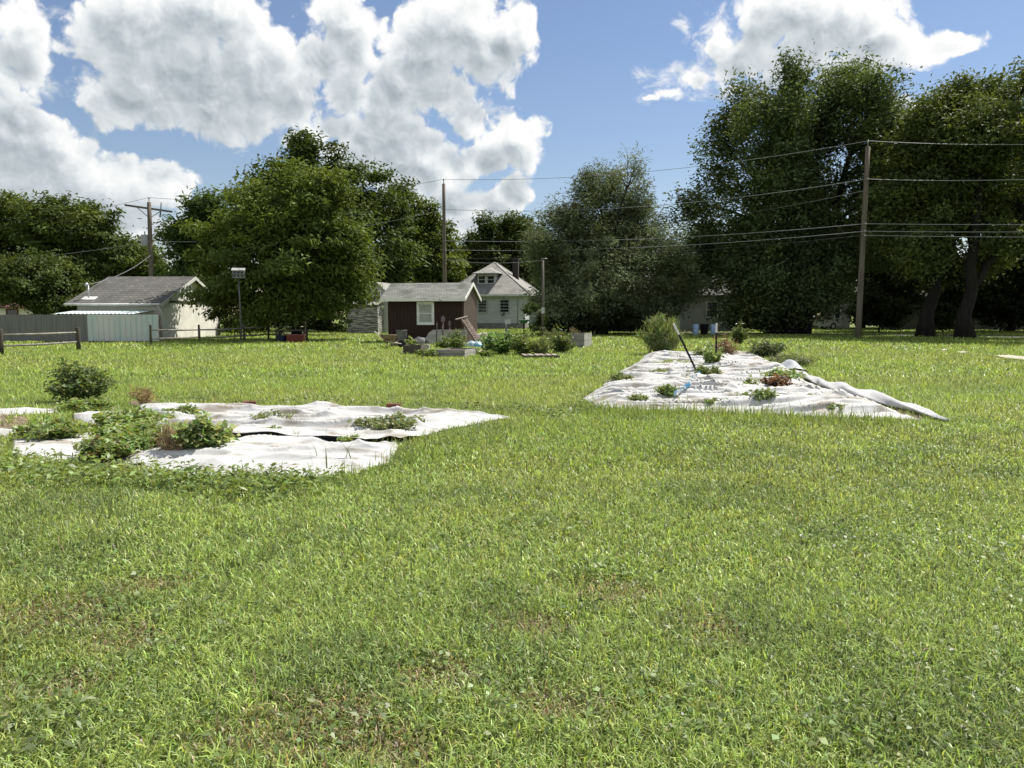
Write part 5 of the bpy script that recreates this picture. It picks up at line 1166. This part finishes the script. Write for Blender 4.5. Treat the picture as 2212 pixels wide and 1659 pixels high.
# ------------------------------------------------------------------ lawn grass (one object)
VA, CA, TRI = [], [], []; nv = 0
def blades(x, y, z, L, Wd, tilt, az, col, bend=.5, seg=2, up=0.0):
    global nv
    n = len(x); t1 = tilt * (1 - bend); t2 = np.minimum(tilt * (1 + bend), 1.75)
    hx, hy = np.cos(az), np.sin(az); sxx, syy = -hy, hx
    tw = rng.uniform(-1.2, 1.2, n); c_, s_ = np.cos(tw), np.sin(tw); sx_ = sxx * c_ + hx * s_ * .6; sy_ = syy * c_ + hy * s_ * .6
    m = L * .55; e = L * .45
    mx_, my_, mz_ = x + hx * np.sin(t1) * m, y + hy * np.sin(t1) * m, z + np.cos(t1) * m
    ex, ey, ez_ = mx_ + hx * np.sin(t2) * e, my_ + hy * np.sin(t2) * e, np.maximum(mz_ + np.cos(t2) * e, .004)
    w2 = Wd * .5
    if seg == 2:
        v = np.stack([np.stack([x - sx_ * w2, y - sy_ * w2, z], -1), np.stack([x + sx_ * w2, y + sy_ * w2, z], -1),
                      np.stack([mx_ + sx_ * w2 * .85, my_ + sy_ * w2 * .85, mz_], -1), np.stack([mx_ - sx_ * w2 * .85, my_ - sy_ * w2 * .85, mz_], -1), np.stack([ex, ey, ez_], -1)], 1)
        tri = np.array([[0, 1, 2], [0, 2, 3], [3, 2, 4]]); k = 5
    else:
        v = np.stack([np.stack([x - sx_ * w2, y - sy_ * w2, z], -1), np.stack([x + sx_ * w2, y + sy_ * w2, z], -1), np.stack([ex, ey, ez_], -1)], 1)
        tri = np.array([[0, 1, 2]]); k = 3
    T = (np.arange(n) * k)[:, None, None] + tri[None] + nv
    VA.append(v.reshape(-1, 3).astype(np.float32)); CA.append(np.repeat(col, k, axis=0).astype(np.float32)); TRI.append(T.reshape(-1, 3).astype(np.int32)); nv += n * k
road_y = lambda x: rA.y + (x - rA.x) * (rB.y - rA.y) / (rB.x - rA.x)
def keep(x, y, shrink=.0):
    k = np.ones(len(x), bool)
    for P in TARPS: k &= ~in_poly(x, y, P)
    for P in SLABS: k &= ~in_poly(x, y, P)
    for P in SOILS: k &= ~(in_poly(x, y, P) & (vnoise(x * 7., y * 7., 33) > .22))
    k &= ~((y > road_y(x) - .1) & (y < road_y(x) + 4.9) & (x > 10))
    return k
dry_spots = [(G(70, 1345), .42), (G(250, 1400), .20), (G(640, 1595), .30), (G(720, 1560), .22), (G(1210, 1530), .2), (G(1280, 1290), .35), (G(1560, 1370), .28), (G(160, 1480), .18), (G(950, 1460), .2), (G(1190, 1360), .25), (G(330, 1270), .2), (G(840, 1640), .2)]
bright = [(G(1190, 965), .9), (G(1330, 945), 1.0), (G(1420, 960), .7), (G(1280, 1005), .5), (G(960, 985), .5)]
def lawn_col(x, y):
    n = len(x); p1 = fbm(x * .35, y * .35, 1, 3); p2 = fbm(x * 1.3 + 5, y * 1.3, 2, 3); p3 = fbm(x * .12, y * .12, 3, 3); p4 = fbm(x * 3.1, y * 3.1, 4, 2)
    far_ = np.clip((y - 5) / 14, 0, 1)
    base = np.array([.315, .405, .118]) * (1 - far_)[:, None] + np.array([.290, .385, .088]) * far_[:, None]
    yel = np.array([.325, .365, .105]); drk = np.array([.17, .235, .08])
    f1 = np.clip((p1 - .48) * 3.0 + (p3 - .5) * 2.5, 0, .5)[:, None]; c = base * (1 - f1) + yel * f1
    f2 = np.clip((p2 - .55) * 4.5, 0, .5)[:, None]; c = c * (1 - f2) + drk * f2
    dr = np.clip((p4 - .60) * 5, 0, 1) * np.clip((p1 - .46) * 5, 0, 1) * .22
    for q, r_ in dry_spots: dr = np.maximum(dr, np.clip(1.15 - np.hypot((x - q.x) * .7, y - q.y) / (r_ * .75) + (p4 - .5) * 1.6, 0, 1) * .75)
    br = np.zeros(n)
    for q, r_ in bright: br = np.maximum(br, np.clip(1.2 - np.hypot((x - q.x) * .7, y - q.y) / r_ + (p4 - .5), 0, 1))
    c = c * (1 - .55 * br[:, None]) + np.array([.27, .37, .09]) * .55 * br[:, None]
    isdry = rng.random(n) < (dr * .75 + .03)
    c[isdry] = np.array([.36, .29, .17]) * rng.uniform(.6, 1.1, (isdry.sum(), 1))
    c = c * rng.choice([.38, .75, 1.0, 1.3, 1.75], (n, 1), p=[.22, .22, .24, .20, .12]) * rng.uniform(.85, 1.15, (n, 1)) * (1 + .07 * rng.normal(size=(n, 3)))
    return np.clip(c, .008, .7), dr
def field(d0, d1, dens, w_, l_, seg, side=False):
    if side:                                                        # the lawn goes on at both sides of the picture
        mg = 4.5; n = int((d1 - d0) * 2 * mg * dens); y = rng.uniform(d0, d1, n); x = (.826 * y + rng.uniform(0, mg, n)) * rng.choice([-1, 1], n)
    else:
        area = (d1 ** 2 - d0 ** 2) * .826; n = int(area * dens)
        d = np.sqrt(rng.uniform(d0 ** 2, d1 ** 2, n)); x = d * rng.uniform(-.826, .826, n); y = d
    th = fbm(x * 2.2, y * 2.2, 8, 2)
    k = keep(x, y) & (rng.random(n) < .35 + 1.3 * th); x, y = x[k], y[k]; n = len(x)
    c, dr = lawn_col(x, y); hgt = .55 + .9 * fbm(x * 1.1, y * 1.1, 7, 3); hgt *= 1 - .55 * dr
    L = l_ * hgt * rng.uniform(.5, 1.5, n); W_ = w_ * rng.uniform(.6, 1.5, n)
    blades(x, y, np.zeros(n), L, W_, np.abs(rng.normal(.98, .36, n)), rng.uniform(0, 2 * np.pi, n), c, .45, seg)
for a_ in ((.6, 2.3, 5000, .010, .075, 1), (2.2, 4.2, 5200, .010, .072, 1), (4.2, 7.0, 3400, .012, .075, 1), (7.0, 11.0, 1900, .015, .085, 1), (11.0, 18.0, 900, .020, .10, 1), (18.0, 32.0, 300, .034, .11, 1)): field(*a_, side=True)
field(.6, 2.25, 5500, .009, .07, 1)
field(2.2, 4.2, 12500, .0060, .068, 2)
field(4.2, 7.0, 7000, .0080, .072, 2)
field(7.0, 11.0, 3300, .011, .082, 2)
field(11.0, 18.0, 1500, .014, .10, 1)
field(18.0, 32.0, 420, .027, .11, 1)
field(32.0, 78.0, 85, .06, .13, 1)
def patch(poly, dens, L, W_, tilt, colr, seg=2, jit=.3, inset=False):
    P = gpoly(poly); xs = [p[0] for p in P]; ys = [p[1] for p in P]; A_ = (max(xs) - min(xs)) * (max(ys) - min(ys)); n = int(A_ * dens)
    x = rng.uniform(min(xs), max(xs), n); y = rng.uniform(min(ys), max(ys), n); k = in_poly(x, y, P); x, y = x[k], y[k]; n = len(x)
    if not n: return x, y
    c = np.array(colr) * rng.uniform(.6, 1.4, (n, 1)) * (1 + .06 * rng.normal(size=(n, 3)))
    blades(x, y, np.zeros(n), L * rng.uniform(.4, 1.25, n), W_ * rng.uniform(.6, 1.4, n), np.abs(rng.normal(tilt, .25, n)), rng.uniform(0, 2 * np.pi, n), np.clip(c, .01, .6), .4, seg)
    return x, y
n_ = 1500; d_ = np.sqrt(rng.uniform(2.3 ** 2, 15 ** 2, n_)); x_ = d_ * rng.uniform(-.8, .8, n_); k_ = keep(x_, d_) & (fbm(x_ * .8, d_ * .8, 55, 2) > .46); x_, d_ = x_[k_], d_[k_]; n_ = len(x_)
blades(x_, d_, np.zeros(n_), rng.uniform(.10, .22, n_), .0035 + .0004 * d_, np.abs(rng.normal(.6, .4, n_)), rng.uniform(0, 6.28, n_), np.where(rng.random((n_, 1)) < .45, np.array([[.40, .36, .20]]), np.array([[.26, .34, .11]])) * rng.uniform(.7, 1.2, (n_, 1)), .4, 2)
for P_ in TARPS:
    pts_ = np.array(P_); nx = np.roll(pts_, -1, 0); ln_ = np.hypot(*(nx - pts_).T); m_ = int(ln_.sum() * 46); ii = rng.choice(len(pts_), m_, p=ln_ / ln_.sum()); f_ = rng.random((m_, 1))
    q_ = pts_[ii] * (1 - f_) + nx[ii] * f_ + rng.normal(size=(m_, 2)) * .07; gg = fbm(q_[:, 0] * 1.6, q_[:, 1] * 1.6, 77, 2); kk_ = rng.random(m_) < np.clip((gg - .35) * 4, .1, 1); q_ = q_[kk_]; m_ = len(q_)
    cc_ = np.array([.21, .275, .08]) * rng.uniform(.5, 1.4, (m_, 1)); sc_ = np.clip(q_[:, 1] / 12, .8, 2)
    blades(q_[:, 0], q_[:, 1], np.zeros(m_), .15 * rng.uniform(.5, 1.4, m_), .010 * sc_ * rng.uniform(.7, 1.3, m_), np.abs(rng.normal(.75, .35, m_)), rng.uniform(0, 2 * np.pi, m_), cc_, .45, 2)
# taller uncut fringe along the sheets, brighter tufts, coarse tussock
patch([(1240, 878), (1300, 884), (1500, 888), (1900, 912), (1960, 918), (1900, 930), (1500, 915), (1280, 912)], 420, .19, .011, .45, (.22, .28, .075))
patch([(1290, 862), (1330, 874), (1660, 876), (1900, 900), (1890, 912), (1500, 890), (1290, 886)], 45, .24, .010, .35, (.18, .24, .075))
patch([(1080, 925), (1250, 905), (1480, 925), (1470, 985), (1300, 1010), (1120, 990)], 330, .14, .011, .6, (.27, .37, .09))
patch([(850, 985), (900, 950), (1100, 908), (1180, 920), (1000, 990), (860, 1030)], 400, .14, .010, .6, (.23, .30, .08))
patch([(500, 1028), (650, 1040), (800, 1022), (870, 985), (900, 1000), (800, 1050), (500, 1060)], 500, .17, .009, .45, (.19, .25, .07))
patch([(610, 1020), (720, 1000), (790, 1015), (700, 1040)], 22, .30, .012, .45, (.12, .16, .06))
patch([(20, 1180), (60, 1110), (230, 1090), (300, 1150), (180, 1190)], 190, .30, .008, .8, (.17, .21, .085))
patch([(1870, 930), (1960, 918), (2060, 922), (2000, 940)], 200, .15, .010, .6, (.20, .26, .07))
patch([(1230, 1250), (1290, 1240), (1300, 1330), (1240, 1330)], 350, .15, .008, .6, (.10, .15, .045))
patch([(300, 745), (420, 742), (660, 733), (670, 737), (430, 750), (310, 752)], 60, .3, .02, .4, (.11, .15, .04), 1)
patch([(1760, 722), (2000, 738), (2212, 748), (2212, 752), (2000, 742), (1760, 728)], 40, .28, .03, .4, (.14, .18, .045), 1)
V = np.concatenate(VA); Cc = np.concatenate(CA); T = np.concatenate(TRI)
gr = npmesh('grass', V, T.ravel(), np.arange(len(T)) * 3, leafmat('grass_blade', .38, .42, .4, (1.25, 1.2, .7)), Cc)
gr['kind'] = 'stuff'; gr['label'] = 'uneven mown lawn grass with dry and bright patches'
print('grass tris', len(T))
# broad-leaved weeds in the lawn (one object)
LP, LC = [], []
def wleaves(x, y, zmax, ll, ratio, colr, flatness=.9, per=1, spread=.04):
    n = len(x)
    if n == 0: return
    x = np.repeat(x, per); y = np.repeat(y, per); n = len(x)
    P = np.stack([x + rng.normal(size=n) * spread, y + rng.normal(size=n) * spread, rng.random(n) * zmax + .015], -1)
    a = rng.uniform(0, 2 * np.pi, n); A = np.stack([np.cos(a), np.sin(a), rng.normal(size=n) * .35], -1); Nn = rng.normal(size=(n, 3)) * (1 - flatness) * 2.2 + np.array([0, 0, 1.0])
    L = ll * rng.uniform(.6, 1.4, n); LP.append(leaves(P, A, Nn, L, L * ratio)); LC.append(np.clip(np.array(colr) * rng.uniform(.65, 1.35, (n, 1)) * (1 + .07 * rng.normal(size=(n, 3))), .01, .6))
def scatter(poly, dens):
    P = gpoly(poly); xs = [p[0] for p in P]; ys = [p[1] for p in P]; n = int((max(xs) - min(xs)) * (max(ys) - min(ys)) * dens)
    x = rng.uniform(min(xs), max(xs), n); y = rng.uniform(min(ys), max(ys), n); k = in_poly(x, y, P) ; return x[k], y[k]
x, y = scatter([(-150, 1005), (0, 985), (120, 1004), (240, 1012), (420, 1034), (640, 1040), (760, 1036), (700, 1070), (500, 1080), (300, 1060), (0, 1060), (-150, 1060)], 620); wleaves(x, y, .15, .07, .42, (.19, .25, .075), .8)
x, y = scatter([(330, 1030), (640, 1036), (680, 1080), (560, 1100), (330, 1070)], 300); wleaves(x, y, .18, .075, .42, (.165, .22, .068), .8)
x, y = scatter([(430, 875), (900, 885), (1120, 898), (1180, 890), (1100, 880), (430, 868)], 160); wleaves(x, y, .10, .06, .45, (.08, .11, .035), .8)
x, y = scatter([(1120, 900), (1250, 872), (1330, 885), (1200, 915)], 350); wleaves(x, y, .08, .05, .45, (.08, .115, .035), .8)
for k in range(520):                                                # low clover and plantain patches
    d_ = rng.uniform(2.5, 15); cx_ = d_ * rng.uniform(-.74, .74); r_ = rng.uniform(.06, .38); n = int(r_ * r_ * 1400) + 8
    a = rng.uniform(0, 2 * np.pi, n); rr = r_ * np.sqrt(rng.random(n)); x, y = cx_ + rr * np.cos(a), d_ + rr * np.sin(a); kk_ = keep(x, y)
    wleaves(x[kk_], y[kk_], .05, rng.choice([.016, .020, .026, .032]), rng.choice([.45, .75]), np.array([.17, .235, .075]) * rng.uniform(.75, 1.25), .85)
def rosette(px, py, n, ll, colr, z=.05):
    q = G(px, py); m_ = n * 4; a = rng.uniform(0, 2 * np.pi, m_); rr = ll * 1.1 * np.sqrt(rng.random(m_))
    wleaves(q.x + rr * np.cos(a), q.y + rr * np.sin(a), .09, ll * .27, .32, np.array(colr) * 1.15, .5, spread=.02)
for px, py, n, ll, c in ((70, 1600, 14, .20, (.15, .19, .075)), (110, 1560, 9, .16, (.14, .18, .07)), (40, 1560, 8, .15, (.14, .18, .07)), (1860, 1600, 14, .17, (.11, .145, .055)), (1900, 1570, 8, .13, (.12, .15, .06)), (2110, 1630, 9, .16, (.20, .23, .12)), (2140, 1610, 6, .12, (.19, .22, .11)), (880, 1310, 10, .12, (.09, .14, .045)), (1250, 1340, 12, .13, (.085, .125, .04)), (1390, 1510, 9, .11, (.13, .17, .06)), (1470, 1500, 8, .10, (.13, .17, .06)), (1800, 1040, 14, .16, (.08, .11, .035)), (1640, 1290, 8, .1, (.08, .12, .04)), (2030, 1480, 8, .10, (.11, .15, .05)), (560, 1340, 8, .11, (.1, .14, .05)), (360, 1610, 8, .10, (.1, .14, .05)), (1180, 1600, 9, .11, (.11, .155, .05)), (2195, 1215, 8, .2, (.16, .2, .09))):
    rosette(px, py, n, ll, c)
wd = leafobj('lawn_weeds', np.concatenate(LP), np.concatenate(LC), lf_weed); wd['kind'] = 'stuff'; wd['label'] = 'broad-leaved weeds growing low in the lawn'
# dead straw and litter between the sheets
VA, CA, TRI = [], [], []; nv = 0
for poly, dn in (([(-40, 900), (0, 897), (60, 905), (70, 930), (0, 930), (-60, 925)], 900), ([(150, 1000), (190, 970), (350, 975), (350, 992), (250, 1005), (330, 1022), (200, 1016)], 1100), ([(1880, 880), (1960, 888), (2000, 906), (1950, 910)], 900), ([(280, 868), (345, 870), (350, 880), (280, 880)], 500), ([(1290, 868), (1320, 866), (1335, 876), (1300, 882)], 700), ([(500, 952), (640, 955), (700, 964), (520, 962)], 700)):
    patch(poly, dn, .13, .007, 1.45, (.34, .27, .18), 1)
if VA:
    for v in VA: v[:, 2] += .02
    V = np.concatenate(VA); Cc = np.concatenate(CA); T = np.concatenate(TRI)
    st_o = npmesh('straw', V, T.ravel(), np.arange(len(T)) * 3, leafmat('straw_blade', .15, .7, .2, (1, 1, 1)), Cc); st_o['kind'] = 'stuff'; st_o['label'] = 'dead tan straw lying between the sheets'
